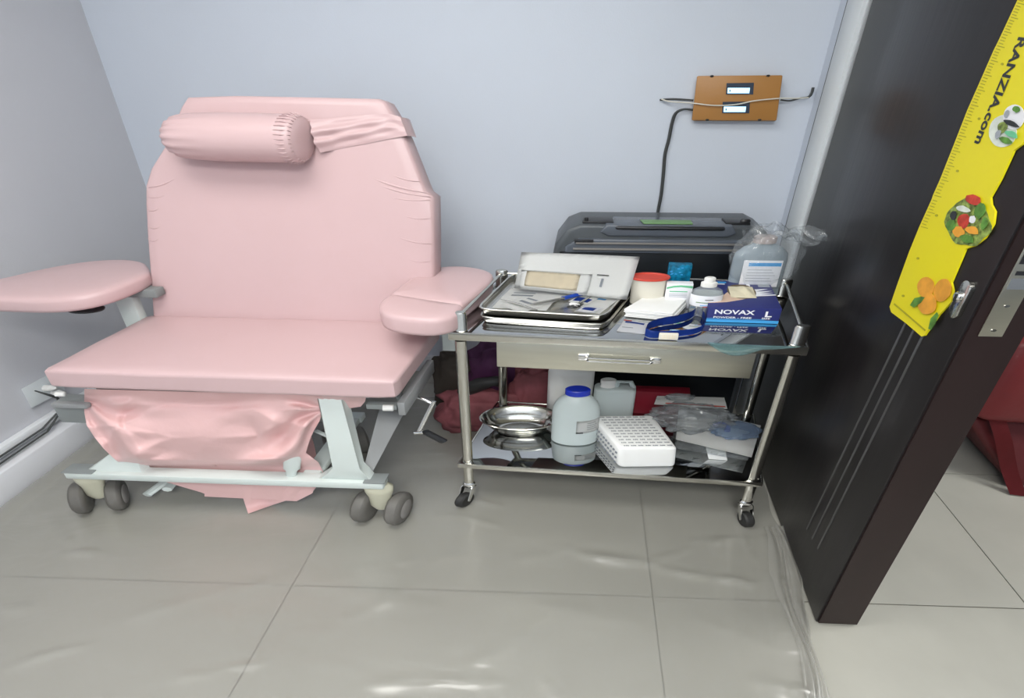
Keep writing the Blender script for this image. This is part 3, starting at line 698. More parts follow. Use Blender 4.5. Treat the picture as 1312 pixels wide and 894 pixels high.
# things on the upper shelf -----------------------------------------------------
def tray(name, zc, h, corners, label, grp=None):
    # corners FL FR BR BL at rim
    c = corners; cen = sum(c, V())/4
    mb = MB(); seq = []
    def rg(sc, z): 
        pts = smooth_poly([V((cen.x+(p.x-cen.x)*sc, cen.y+(p.y-cen.y)*sc, 0)) for p in dense], 1)
        return [mb.bm.verts.new(V((p.x, p.y, z))) for p in pts]
    dense = []
    for i in range(4):
        a, b = c[i], c[(i+1)%4]
        for t in (.06, .35, .65, .94): dense.append(a.lerp(b, t))
    prof = [(1.0,zc+h-.004),(1.005,zc+h-.001),(1.0,zc+h),(.975,zc+h),(.965,zc+h-.002),(.955,zc+.003),(.93,zc+.0015),(.5,zc+.0015)]
    R1 = [rg(s_, z_) for s_, z_ in prof]; n = len(R1[0])
    R1 = [rg(.5, zc)] + [rg(.93, zc)] + [rg(.962, zc+.002)] + [rg(.985, zc+h-.006)] + R1
    for i in range(len(R1)-1):
        for k in range(n): mb.bm.faces.new([R1[i][k], R1[i][(k+1)%n], R1[i+1][(k+1)%n], R1[i+1][k]])
    mb.bm.faces.new(R1[0][::-1]); mb.bm.faces.new(R1[-1])
    return solo(mb, name, M['traysteel'], label, 'tray', tuple(cen.xy)+(zc,), grp)
zr1 = .785
tc = [at(609,395,z=zr1), at(776,405,z=zr1), at(815,359,z=zr1), at(657,349,z=zr1)]
tc = [V((p.x,p.y,0)) for p in tc]
tray('steel_tray', .7605, .0245, tc, 'upper stainless steel tray full of paper packets on the trolley')
tc2 = [p+V((.002,-.008,0)) for p in tc]
tray('steel_tray', ZT+.0015, .0235, tc2, 'lower steel tray, empty edge showing beneath the packet-filled tray')
TF = Frame(tc[0].x, tc[0].y, math.atan2(tc[1].y-tc[0].y, tc[1].x-tc[0].x))
zt = .7625
def flatpack(name, cs, h, m, label, cat, grp=None, seed=0, prints=()):
    """thin packet from 4 pixel corners at height z"""
    z = cs[0]; q = [at(*p, z=z) for p in cs[1:]]
    def fn(u, v):
        p = (q[0].lerp(q[1], u)).lerp(q[3].lerp(q[2], u), v)
        return p + V((0,0,.002*noise.noise(V((u*3+seed, v*3, seed))) + .003*math.sin(PI*u)*math.sin(PI*v)))
    cen = sum(q, V())/4
    t = thing(name, label, cat, tuple(cen), grp)
    MB().grid(fn, 10, 8, h).build('wrapper', m, t, 180)
    for (u0, v0, u1, v1, mm) in prints:
        MB().grid(lambda u, v: fn(u0+(u1-u0)*u, v0+(v1-v0)*v)+V((0,0,.0008)), 4, 3, .0003).build('print', mm, t, 180)
    return t
flatpack('paper_packet', (.770,(630,394),(700,398),(722,372),(655,368)), .002, M['paper'], 'large white paper packet at the back left inside the steel tray', 'packet', seed=1, prints=((.15,.55,.6,.62,M['grey_print']),(.15,.7,.7,.75,M['grey_print'])))
flatpack('paper_packet', (.773,(640,391),(668,401),(735,378),(700,371)), .002, M['paper'], 'white paper packet lying diagonally mid tray, crossed by a silver pen', 'packet', seed=2, prints=((.2,.3,.7,.36,M['grey_print']),(.2,.45,.6,.5,M['grey_print'])))
flatpack('paper_packet', (.772,(735,399),(768,402),(800,378),(770,374)), .002, M['paper'], 'white paper packet with blue print in the front right tray corner', 'packet', seed=3, prints=((.05,.03,.75,.2,M['blue']),(.2,.6,.6,.66,M['skyblue'])))
flatpack('wipe_sachet', (.777,(738,398),(760,401),(772,394),(748,392)), .0015, M['white_print'], 'small white sachet with blue letters at the tray front rim', 'sachet', seed=4, prints=((.2,.25,.85,.7,M['blue']),))
flatpack('plaster_strip', (.776,(728,386),(752,390),(778,376),(757,371)), .0015, M['paper'], 'blue-striped flat strip beside the blue-capped pen in the tray', 'strip', seed=5, prints=((.1,.1,.9,.35,M['blue']),(.1,.6,.9,.75,M['skyblue'])))
# thermometer pen
t = thing('marker_pen', 'silver pen with broad royal blue end lying across the tray', 'pen', tuple(at(715,382,z=.782)))
p0, p1, p2 = at(680,390,z=.781), at(722,382,z=.783), at(746,376,z=.785)
MB().tube([p0, p0.lerp(p1,.1), p1], [.001,.0035,.0042], 10).build('barrel', M['steel'], t)
MB().tube([p1, p2], .0062, 10).build('cap', M['blue'], t)
p0, p1 = at(641,383,z=.782), at(688,397,z=.782)
solo(MB().tube([p0, p0.lerp(p1,.5)+V((0,0,.002)), p1], [.0012,.003,.0015], 8), 'tweezers', M['steel'], 'steel tweezers lying at the left front of the tray', 'tweezers', tuple(p0.lerp(p1,.5)))
p0, p1 = at(735,393,z=.780), at(760,377,z=.783)
t = thing('scissors', 'dark handled scissors lying beside the blue print packet in tray', 'scissors', tuple(p0.lerp(p1,.4)))
MB().tube([p0.lerp(p1,.3), p1], [.0035,.0015], 8).build('blade', M['steel'], t)
for k in range(2):
    c_ = p0 + V((.006*k-.003,.008*k-.004,0))
    MB().tube([c_+V((.007*math.cos(q), .007*math.sin(q), .001)) for q in [2*PI*i/12 for i in range(13)]], .0018, 6).build('finger_loop', M['rubber'], t)
t = thing('vial', 'small round white vial cap lying at the front of the tray', 'vial', tuple(at(735,390,z=.78)))
MB().lathe(at(734,392,z=.775), [(.006,0),(.009,.003),(.009,.009),(.006,.011)], (.5,.3,1), 16).build('vial_body', M['white'], t)
# leaning white card with pale dressing strip
bl, br = at(659,369,z=.789), at(803,384,z=.786)
yt = max(bl.y, br.y)+.07
tl, trr = at(668,323,y=bl.y+.10), at(820,329,y=br.y+.12)
t = thing('document_envelope', 'big white envelope leaning at the back of the packet-filled tray', 'envelope', tuple(bl.lerp(br,.5)))
ev = lambda u, v: (bl.lerp(br,u)).lerp(tl.lerp(trr,u), v) + V((0,.004*math.sin(3*u)*v,0))
MB().grid(ev, 12, 8, .0035).build('envelope_body', M['paper'], t, 180)
nrm = (br-bl).cross(tl-bl).normalized(); 
if nrm.y > 0: nrm = -nrm
MB().grid(lambda u, v: ev(.70+.1*u, .49+.02*v)+nrm*.0045, 2, 1, .0004).build('print', M['dark_print'], t)
MB().grid(lambda u, v: ev(.745+.02*u, .22+.2*v)+nrm*.0045, 1, 3, .0004).build('print', M['grey_print'], t)
t = thing('dressing_strip', 'pale cream wrapped dressing strip against the white envelope', 'dressing', tuple(ev(.3,.1)))
MB().grid(lambda u, v: ev(.04+.62*u, .02+.48*v)+nrm*(.0045+.001*math.sin(PI*v)), 12, 6, .002).build('wrapper', M['paper'], t, 180)
MB().grid(lambda u, v: ev(.095+.47*u, .07+.40*v)+nrm*(.0065+.002*math.sin(PI*v)), 12, 6, .001).build('pad', M['cream'], t, 180)
# cup with red rim
c_ = at(824,384,z=ZT)
c_ = V((.236, 1.57, ZT+.001))
t = thing('specimen_cup', 'ivory cylindrical cup with a red lid next to the tray', 'cup', tuple(c_))
MB().lathe(c_, [(.026,0),(.029,.003),(.030,.09),(.031,.093)], (0,0,1), 32).build('cup_body', M['ivory'], t)
MB().lathe(c_+V((0,0,.092)), [(.0345,0),(.0355,.003),(.0345,.007),(.029,.007),(.028,.004),(.005,.004)], (0,0,1), 32).build('lid', M['red'], t)
# medicine carton white and green
fr = Frame(.262, 1.535, -.12)
q = fr(.022,.015)
def carton(fr, w_, d_, h_, z, m): return MB().box(fr, 0, w_, 0, d_, z, z+h_, .0008)
t = thing('medicine_carton', 'small white carton with a green band, beside the red-lid cup', 'box', tuple(fr(0,0,ZT)))
carton(fr, .044, .028, .085, ZT+.001, None).build('carton', M['white_print'], t)
MB().prism([fr(.0005,-.0004,ZT+.068), fr(.012,-.0004,ZT+.074), fr(.024,-.0004,ZT+.076), fr(.0435,-.0004,ZT+.072), fr(.0435,-.0004,ZT+.080), fr(.024,-.0004,ZT+.082), fr(.012,-.0004,ZT+.080), fr(.0005,-.0004,ZT+.074)], -fr.n*.0004).build('green_band', M['green_print'], t)
for k, z_ in enumerate((.058,.050,.045,.040)):
    MB().box(fr, .006, .036, -.0008, 0, ZT+z_, ZT+z_+(.003 if k == 0 else .0012)).build('print', M['green_print'] if k == 0 else M['grey_print'], t)
MB().box(fr, .001, .008, -.0008, 0, ZT+.014, ZT+.021).build('print', M['dark_print'], t)
MB().box(fr, .009, .015, -.0008, 0, ZT+.012, ZT+.020).build('print', M['cream'], t)
fr = Frame(.272, 1.605, -.12)
t = thing('medicine_carton', 'teal blue patterned carton standing behind the white and green carton', 'box', tuple(fr(0,0,ZT)))
carton(fr, .040, .028, .125, ZT+.001, None).build('carton', M['teal_box'], t)
for k in range(9):
    x_, z_ = random.uniform(.002,.033), random.uniform(.088,.116)
    MB().box(fr, x_, x_+.004, -.0006, 0, ZT+z_, ZT+z_+.003).build('print', M['skyblue'], t)
# small clear bottle with white cap
c_ = V((.322, 1.485, ZT+.001))
t = thing('dropper_bottle', 'small clear bottle with white screw cap left of glove box', 'bottle', tuple(c_))
MB().lathe(c_, [(.024,0),(.026,.003),(.026,.072),(.024,.084),(.015,.094),(.012,.098)], (0,0,1), 32).build('bottle_body', M['bottle2'], t)
MB().lathe(c_+V((0,0,.036)), [(.0264,0),(.0266,.001),(.0266,.036),(.0264,.037)], (0,0,1), 32, capends=False).build('paper_label', M['white_print'], t)
for k, (z_, mm, w2) in enumerate(((.060,'dark_print',.5),(.050,'leaf',1.6),(.040,'skyblue',1.0),(.036,'tomato',.6))):
    pts = []
    for s_ in range(7):
        th_ = -PI/2 + (s_/6-.5)*w2; pts.append(c_+V((.0268*math.cos(th_), .0268*math.sin(th_), z_)))
    MB().tube(pts, .0012, 6).build('print', M[mm], t)
MB().lathe(c_+V((0,0,.097)), [(.013,0),(.013,.014),(.0125,.015),(.009,.017),(.009,.029),(.0075,.031)], (0,0,1), 24, shape=lambda t_, i: 1+.03*math.sin(t_*18)).build('screw_cap', M['white'], t)
# gauze stack and flat packets
fr = Frame(.208, 1.405, -.10)
t = thing('gauze_stack', 'stack of white gauze pads in front of red-lid cup', 'gauze', tuple(fr(0,0,ZT)))
q = [at(800,396,z=.765), at(863,402,z=.765), at(880,384,z=.765), at(832,377,z=.765)]
q = [V((p.x,p.y,0)) for p in q]
for k in range(5):
    z_ = ZT+.004+.0055*k; j = V((random.uniform(-.002,.002), random.uniform(-.002,.002), z_))
    MB().hexa([p+j for p in q]+[p+j+V((0,0,.0048)) for p in q], .0015).build('gauze_pad', M['paper'], t)
flatpack('alcohol_sachet', (ZT+.003,(790,424),(826,428),(834,414),(800,409)), .002, M['white_print'], 'flat sachet with blue print at the shelf front, beside the tray', 'sachet', seed=8, prints=((.1,.7,.8,.85,M['blue']),(.0,.88,.3,.98,M['tomato']),(.1,.3,.5,.34,M['grey_print'])))
flatpack('alcohol_sachet', (ZT+.005,(868,392),(896,398),(904,384),(880,379)), .002, M['white_print'], 'pink and blue striped sachet before the small clear bottle', 'sachet', seed=9, prints=((.1,.2,.8,.35,M['skyblue']),(.1,.45,.8,.55,M['skin_print'])))
# tourniquet
t = thing('tourniquet', 'looped royal blue tourniquet strap with ivory buckle at shelf front', 'strap', tuple(at(862,425,z=ZT)))
zb = ZT+.002
loop = [at(*p, z=zb) for p in ((826,430),(829,422),(845,417),(868,414),(884,409),(890,404),(893,400),(899,405),(903,412),(902,422),(892,428),(868,431),(846,433),(832,433),(826,430))]
loop = [V((p.x,p.y,0)) for p in loop]
dl = []
for i in range(len(loop)-1):
    for k in range(4): dl.append(loop[i].lerp(loop[i+1], k/4))
dl.append(loop[-1])
for _ in range(3): dl = [dl[0]] + [(dl[i-1]+dl[i]*2+dl[i+1])/4 for i in range(1,len(dl)-1)] + [dl[-1]]
nl = len(dl)-1
MB().grid(lambda u, v: dl[min(nl, int(u*nl+.5))] + V((0,0,zb+.024*v+.004*math.sin(u*7)*v)), nl, 3, .0022).build('strap_band', M['blue'], t, 60)
pk = at(857,435,z=zb); fr = Frame(pk.x-.014, pk.y+.001, -.10)
bk = MB().box(fr, -.002, .027, -.006, .004, zb+.002, zb+.022, .0015).build('buckle', M['ivory'], t)
for k in range(6): MB().box(fr, .003+.0035*k, .0045+.0035*k, -.0068, -.0058, zb+.005, zb+.019).build('buckle_rib', M['cream'], bk)
# glove box
gf = Frame(.3165, 1.425, -.135); gw, gd, gh = .115, .235, .052
z0 = ZT+.0015
gb = thing('glove_box', 'dark blue box of size L powder free gloves at the shelf corner', 'box', tuple(gf(0,0,z0)))
MB().box(gf, 0, gw, 0, gd, z0, z0+gh, .001).build('carton', M['navy'], gb)
def gtop(pts, m, name, h=.0004): return MB().prism([gf(a, b, z0+gh) for a, b in pts], V((0,0,h))).build(name, m, gb)
def gfront(pts, m, name, h=.0004): return MB().prism([gf(a, 0, z0+z_) for a, z_ in pts], -gf.n*h).build(name, m, gb)
gfront([(0,.0),(gw,.0),(gw,.010),(0,.010)], M['skyblue'], 'stripe')
gfront([(0,.012),(gw*.8,.012),(gw*.8,.0135),(0,.0135)], M['skyblue'], 'stripe')
gtop([(.0,.030),(.03,.040),(.055,.062),(.080,.092),(gw,.105),(gw,.112),(.088,.108),(.105,.125),(.088,.120),(.110,.142),(.082,.132),(.100,.158),(.075,.145),(.035,.12),(.022,.075),(0,.045)], M['skin_print'], 'hand_picture')
gtop([(.062,.075),(.080,.092),(gw,.105),(gw,.112),(.088,.108),(.112,.125),(.088,.120),(.112,.142),(.082,.132),(.106,.158),(.075,.148),(.060,.13)], M['white_print'], 'glove_picture', .0007)
hole = [(.060+.024*math.copysign(abs(math.cos(t_))**.8, math.cos(t_)), .130+.060*math.sin(t_)) for t_ in [2*PI*k/24 for k in range(24)]]
gtop(hole, mat('dark_opening', (.16,.12,.07), .8), 'opening', .0011)
gv = MB().grid(lambda u, v: gf(.039+.042*u, .075+.095*v, z0+gh+.0015+.012*math.sin(PI*u)*math.sin(PI*v)*(1+.4*math.sin(9*u+4*v))), 16, 14)
gv.build('folded_glove', mat('cream_latex', (.74,.68,.50), .6, bump=.4, bump_s=40), gb, 180)
gtop([(.092,.175),(.112,.175),(.112,.212),(.092,.212)], M['grey_print'], 'label_patch')
gtop([(.010,.190),(.035,.190),(.035,.196),(.010,.196)], M['white_print'], 'print'); gtop([(.016,.202),(.038,.202),(.038,.214),(.016,.214)], M['skyblue'], 'print'); gtop([(.072,.165),(.078,.165),(.078,.215),(.072,.215)], M['white_print'], 'print')
gu, gvv = gf.e, V((0,0,1))
text('NOVAX', gf(.010,-.0006,z0+.0295), gu, gvv, .0205, M['white_print'], gb, bold=.03, sx=.86)
text('POWDER - FREE', gf(.010,-.0006,z0+.0148), gu, gvv, .0085, M['white_print'], gb, bold=.02, sx=1.0)
text('L', gf(.090,-.0006,z0+.0235), gu, gvv, .026, M['white_print'], gb, bold=.03, sx=.9)
text('SIZE', gf(.087,-.0006,z0+.0148), gu, gvv, .008, M['white_print'], gb, bold=.02, sx=.9)
# big grey bottle with label inside a clear bag
c_ = V((.436, 1.640, ZT+.001))
t = thing('disinfectant_bottle', 'large grey-blue flat bottle with white and blue label behind glove box', 'bottle', tuple(c_))
def oval(t_, i): return 1/math.sqrt((math.cos(t_))**2 + (math.sin(t_)/.62)**2)
MB().lathe(c_, [(.044,0),(.048,.004),(.048,.135),(.046,.155),(.034,.176),(.020,.186),(.018,.194)], (0,0,1), 40, shape=oval).build('bottle_body', M['greybottle'], t)
lf = Frame(c_.x, c_.y, -.05)
MB().box(lf, -.033, .034, -.0325, -.0308, ZT+.045, ZT+.140, .0004).build('paper_label', M['white_print'], t)
MB().box(lf, -.024, .032, -.0331, -.0325, ZT+.120, ZT+.132).build('label_stripe', M['skyblue'], t)
for k in range(5): MB().box(lf, -.024, .018+.004*(k%3), -.0331, -.0325, ZT+.106-.010*k, ZT+.1075-.010*k).build('print', M['grey_print'], t)
MB().lathe(c_+V((0,0,.192)), [(.020,0),(.020,.020),(.016,.024)], (0,0,1), 24).build('screw_cap', M['capdull'], t)
def crump(cx, cy, cz, rx, ry, rz, seed, amp=.25, fr=WORLD, nu=48, nv=30, low=None):
    def fn(u, v):
        th_ = 2*PI*u; ph = PI*v
        d = V((math.sin(ph)*math.cos(th_), math.sin(ph)*math.sin(th_), math.cos(ph)))
        f = noise.voronoi(d*2.3+V((seed,0,0)))[0]; k = 1 - amp*.6 + amp*(f[1]-f[0])*1.6 + amp*.5*noise.noise(d*4+V((0,seed,0)))
        p = V((cx,cy,cz)) + fr.e*(d.x*rx*k) + fr.n*(d.y*ry*k) + V((0,0,d.z*rz*k))
        if low is not None: p.z = max(low, p.z)
        return p
    return MB().grid(fn, nu, nv)
bg = crump(.445,1.640,ZT+.130,.064,.050,.130, 3, .12, low=ZT+.002)
bg.grid(lambda u, v: V((.46+.08*u+.02*math.sin(v*7), 1.62+.03*math.sin(u*9+v*5), ZT+.205+.035*v+.012*math.sin(u*11+v*3))), 20, 10)
bg.grid(lambda u, v: V((.395+.06*u, 1.63+.02*math.sin(u*9+v*5), ZT+.215+.035*v+.010*math.sin(u*13+v*3))), 16, 10)
solo(bg, 'clear_bag', M['film'], 'crumpled clear plastic bag wrapped over the large grey-blue bottle', 'bag', (.445,1.64,ZT), sharp=25)
# teal film poking over the front edge
solo(MB().grid(lambda u, v: T(.385+.135*u, -.0195-.005*math.sin(PI*u)-.003*v, ZT+.007-.014*v*math.sin(PI*u*.9+.15)-.026*v*max(0,math.sin(PI*min(1,u*1.7)))), 30, 8, .0008), 'teal_film_packet', M['filmteal'], 'pale teal clear film hanging over the trolley front edge', 'packet', tuple(T(.43,-.02,ZT)), sharp=180)

# things on the lower shelf -----------------------------------------------------
# kidney basin
c_ = V((.018, 1.548, ZL+.001))
def kid(t_, i):
    d = math.atan2(math.sin(t_+.25), math.cos(t_+.25)); return (1 - .30*math.exp(-(d/.33)**2))*(1+.03*math.cos(2*t_))
t = solo(MB().lathe(c_, [(.001,.001),(.040,.0),(.052,.004),(.066,.030),(.072,.052),(.079,.057),(.081,.059),(.079,.061),(.071,.057),(.063,.030),(.050,.0065),(.038,.0035),(.001,.0035)], (0,0,1), 56, shape=kid), 'kidney_basin', M['steel'], 'shiny steel kidney-shaped basin on the left of the lower shelf', 'basin', tuple(c_), sharp=60)
# bottle with blue cap
c_ = V((.122, 1.492, ZL+.001))
t = thing('saline_bottle', 'translucent pale bottle with a royal blue cap on lower shelf', 'bottle', tuple(c_))
MB().lathe(c_, [(.040,0),(.0455,.004),(.0455,.130),(.0455,.134),(.0445,.152),(.039,.176),(.029,.196),(.021,.204),(.021,.214)], (0,0,1), 40).build('bottle_body', M['bottle'], t)
MB().lathe(c_+V((0,0,.210)), [(.0235,0),(.0235,.019),(.021,.022)], (0,0,1), 28, shape=lambda t_, i: 1+.015*math.sin(t_*24)).build('screw_cap', M['bluecap'], t)
def wrap(c, r, a0, a1, z0, z1, nu=8): return lambda u, v: V(c)+V((r*math.cos(a0+(a1-a0)*u), r*math.sin(a0+(a1-a0)*u), z0+(z1-z0)*v))
MB().grid(wrap(c_, .0462, -1.60, -.35, .062, .118), 10, 4, .0005).build('paper_label', M['paper'], t, 180)
for k in range(4): MB().grid(wrap(c_, .0469, -1.15, -.7+.1*(k%2), .104-.009*k, .106-.009*k), 5, 1, .0002).build('print', M['grey_print'], t, 180)
MB().grid(wrap(c_, .0469, -1.60, -1.30, .0615, .066), 3, 1, .0002).build('print', M['dark_print'], t, 180)
# tall white bottle behind and a clear jug
c_ = V((.120, 1.66, ZL+.001))
t = thing('canister', 'tall white canister standing behind the blue-capped bottle', 'bottle', tuple(c_))
MB().lathe(c_, [(.044,0),(.047,.004),(.047,.20),(.043,.215),(.030,.230),(.022,.232)], (0,0,1), 32).build('canister_body', M['white'], t)
MB().lathe(c_+V((0,0,.231)), [(.024,0),(.024,.018),(.021,.02)], (0,0,1), 24).build('screw_cap', M['white'], t)
c_ = V((.208, 1.63, ZL+.001))
t = thing('jerrycan', 'translucent white jug standing behind the printed gauze pack', 'jug', tuple(c_))
jf = Frame(c_.x, c_.y, -.1)
MB().box(jf, -.042, .042, -.03, .03, ZL+.001, ZL+.15, .012, 4).build('jug_body', M['bottle'], t)
MB().lathe(c_+V((-.015,0,.145)), [(.016,0),(.014,.018),(.016,.02),(.016,.034),(.014,.036)], (0,0,1), 20).build('screw_cap', M['white'], t)
MB().tube([jf(.0,0,ZL+.145), jf(.005,0,ZL+.172), jf(.030,0,ZL+.172), jf(.036,0,ZL+.145)], .006, 10).build('jug_handle', M['bottle'], t)
# gauze roll pack, printed
t = thing('gauze_pack', 'white gauze pack with small grey printed rows, centre of lower shelf', 'packet', (.25,1.44,ZL))
q = [at(793,598,z=ZL+.002), at(866,596,z=ZL+.002), at(862,562,z=ZL+.002)]
gA = Frame(.2115, 1.387, .02); 
gA = Frame(at(790,600,z=ZL).x, at(790,600,z=ZL).y, .03)
w_, d_, h_ = .108, .195, .092
mb = MB(); mb.hexa([gA(.004,.0,ZL+.001), gA(w_,.0,ZL+.001), gA(w_-.012,d_,ZL+.001), gA(-.026,d_,ZL+.001), gA(.0,.004,ZL+h_), gA(w_-.003,.004,ZL+h_-.002), gA(w_-.018,d_-.004,ZL+h_), gA(-.028,d_-.004,ZL+h_)], .011, 4)
for v in mb.bm.verts: v.co += V((0,0,.002*noise.noise(v.co*40)))
mb.build('gauze_roll', M['paper'], t)
mk = MB()
for r_ in range(11):
    for c2 in range(7):
        f = r_/10; a_ = -.020*(f) + .010 + (w_-.022)*(c2/6.6) ; b_ = .012+.0162*r_
        aa = a_-.006*f; L2 = .0095
        for s_ in range(3):
            x0 = aa+L2*s_/3
            mk.prism([gA(x0,b_,ZL+h_+.0002), gA(x0+L2/3-.0008,b_+.0004,ZL+h_+.0002), gA(x0+L2/3-.0008,b_+.0038+.002*(s_%2),ZL+h_+.0002), gA(x0,b_+.0050-.002*(s_%2),ZL+h_+.0002)], V((0,0,.0006)))
o = mk.build('printed_rows', M['gauzeprint'], t); o['kind'] = 'stuff'
mk = MB()
for r_ in range(11):
    for c2 in range(3):
        a_ = -.0265*(r_/10) - .0008; b_ = .012+.0162*r_; z_ = ZL+.014+.022*c2
        mk.prism([gA(a_,b_,z_), gA(a_-.002,b_+.006,z_), gA(a_-.002,b_+.006,z_+.008), gA(a_,b_,z_+.008)], -gA.e*.0012)
o = mk.build('printed_rows', M['gauzeprint'], t); o['kind'] = 'stuff'
# stack of papers / bags at the right
flatp = [(.245,(862,566),(962,588),(976,545),(880,532))]
t = flatpack('paper_sheets', (.248,(866,563),(963,586),(975,545),(870,520)), .004, M['paper'], 'white paper sheets under the clear bags at lower shelf right', 'papers', seed=11)
t = flatpack('syringe_pouch', (.232,(862,574),(958,590),(972,560),(876,545)), .006, M['filmgrey'], 'grey clear pouch beneath the white paper sheets, lower shelf right', 'pouch', seed=12)
t = thing('paper_cone', 'folded white paper standing under the pouches, lower shelf right', 'paper', tuple(at(918,607,z=ZL)))
MB().prism([at(908,588,z=ZL+.001), at(932,590,z=ZL+.001), at(930,575,z=ZL+.001), at(905,574,z=ZL+.001)], V((-.006,.0,.030)), .001).build('folded_sheet', M['paper'], t)
bgf = Frame(.385, 1.47, -.15)
solo(crump(.350,1.52,ZL+.085,.085,.075,.048, 11, .25, bgf, low=ZL+.045), 'clear_bag', M['filmgrey'], 'crumpled shiny clear bag lying on papers right of gauze pack', 'bag', (.352,1.505,ZL), sharp=25)
t = thing('blue_pouch', 'clear pouch holding pale blue tubing at lower shelf far right', 'pouch', (.415,1.46,ZL+.05))
solo_ = crump(.428,1.470,ZL+.062,.050,.055,.016, 17, .15, bgf); solo_.build('pouch_film', film('blue_film', (.55,.66,.80), .7, .2, .5, 20, milky=(.35,.45,.6)), t, 25)
MB().tube([V((.39,1.49,ZL+.064)), V((.405,1.50,ZL+.07)), V((.415,1.485,ZL+.068)), V((.41,1.46,ZL+.064))], .006, 8).build('tubing', M['blue'], t)
t = thing('red_folder', 'dark red box at the back of the lower shelf', 'box', (.31,1.66,ZL))
MB().box(Frame(.225,1.655,-.13), 0, .14, 0, .045, ZL+.001, ZL+.110, .002).build('box_body', M['redbox'], t)
t = flatpack('printed_card', (ZL+.105,(838,518),(932,524),(928,509),(842,507)), .004, M['paper'], 'white card with a red line at lower shelf back', 'card', seed=14, prints=((.15,.12,.98,.22,M['red']),))
solo(crump(.335,1.60,ZL+.118,.030,.018,.016, 21, .3), 'film_wad', M['filmgrey'], 'small wad of clear film on the white red-lined card', 'film', (.335,1.60,ZL+.10), sharp=25)

# ---------------------------------------------------------------- dark case behind the trolley
cs = thing('equipment_case', 'large dark grey plastic case with top handle standing behind trolley', 'case', (.28,1.9,0))
CF = Frame(.078, 1.83, -.07)
cw = .430
prof = [(-.002,0),(cw+.002,0),(cw,.80),(cw-.006,.86),(cw-.028,.915),(cw-.05,.935),(.05,.935),(.026,.915),(.006,.86),(0,.80)]
MB().prism([CF(a, .0, z) for a, z in prof], CF.n*.20, .012, 4).build('case_shell', M['case'], cs)
MB().prism([CF(a, -.012, z) for a, z in ((.02,.70),(cw-.02,.70),(cw-.025,.855),(cw-.05,.885),(.05,.885),(.025,.855))], CF.n*.02, .006, 3).build('front_panel', M['case2'], cs)
MB().prism([CF(a, -.018, z) for a, z in ((.015,.05),(cw-.015,.05),(cw-.015,.835),(.015,.835))], CF.n*.02, .005).build('lower_front', M['caseblack'], cs)
MB().box(CF, .04, cw-.04, -.020, -.010, .845, .852, .002).build('trim_line', M['hub'], cs)
MB().box(CF, .045, cw-.07, -.019, -.010, .868, .874, .001).build('trim_line', M['hub'], cs)
MB().prism([CF(a, -.008, z) for a, z in ((.105,.895),(.33,.895),(.345,.91),(.335,.938),(.10,.938),(.09,.91))], CF.n*.12, .006, 3).build('handle_recess', M['case2'], cs)
MB().tube([CF(.105,.02,.925), CF(.125,-.008,.928), CF(.315,-.008,.928), CF(.335,.02,.925)], .007, 10).build('handle', M['black'], cs)
for a0_, a1_ in ((.055,.115),(.325,.372)):
    MB().box(CF, a0_, a1_, .02, .09, .934, .943, .003).build('latch', M['black'], cs)
MB().lathe(CF(.362,.03,.943), [(.010,0),(.010,.008),(.007,.012)], (0,0,1), 16).build('latch_knob', M['black'], cs)
MB().lathe(CF(.062,.03,.943), [(.004,0),(.004,.010),(.002,.012)], (0,0,1), 12).build('latch_knob', M['black'], cs)
for a in (.06, cw-.055):
    MB().box(CF, a-.018, a+.018, -.018, -.008, .872, .884, .002).build('clasp', M['black'], cs)
solo(MB().hexa([CF(.170,.005,.939), CF(.262,.005,.939), CF(.262,.05,.940), CF(.165,.05,.940), CF(.170,.005,.943), CF(.262,.005,.943), CF(.262,.05,.944), CF(.165,.05,.944)], .001), 'green_tag', M['green'], 'thin green card lying on top of the dark equipment case', 'card', tuple(CF(.215,.03,.939)))

# ---------------------------------------------------------------- bags and cloths between chair and trolley
solo(MB().blob((-.018,1.88,.20), (.088,.07,.20), .30, 2.2, 4, 3), 'purple_bag', M['purple'], 'dark purple cloth bag behind the trolley, near the wall', 'bag', (.015,1.86,0), sharp=180)
t = solo(MB().blob((-.055,1.795,.11), (.11,.058,.11), .35, 2.0, 4, 9), 'printed_cloth_bundle', M['rose'], 'rose printed cloth bundle on the floor between chair and trolley', 'cloth', (-.055,1.80,0), sharp=180)
solo(MB().blob((.055,1.79,.17), (.058,.045,.17), .25, 2.5, 4, 14), 'printed_cloth_bundle', M['rose'], 'dull rose cloth bundle behind the steel kidney basin', 'cloth', (.055,1.775,0), sharp=180)
solo(MB().blob((-.130,1.93,.17), (.055,.06,.17), .25, 2.5, 4, 21), 'brown_bag', M['brown'], 'brown bag behind the chair arm by the wall', 'bag', (-.115,1.93,0), sharp=180)
p = [V((-.125,1.83,.14)), V((-.10,1.79,.22)), V((-.065,1.77,.27)), V((-.035,1.76,.29)), V((-.02,1.78,.25))]
solo(MB().tube(p, [.012,.022,.026,.022,.012], 12), 'black_strap', M['rubber'], 'curled black cloth strap lying over the rose cloth bundle', 'strap', tuple(p[0]), sharp=180)

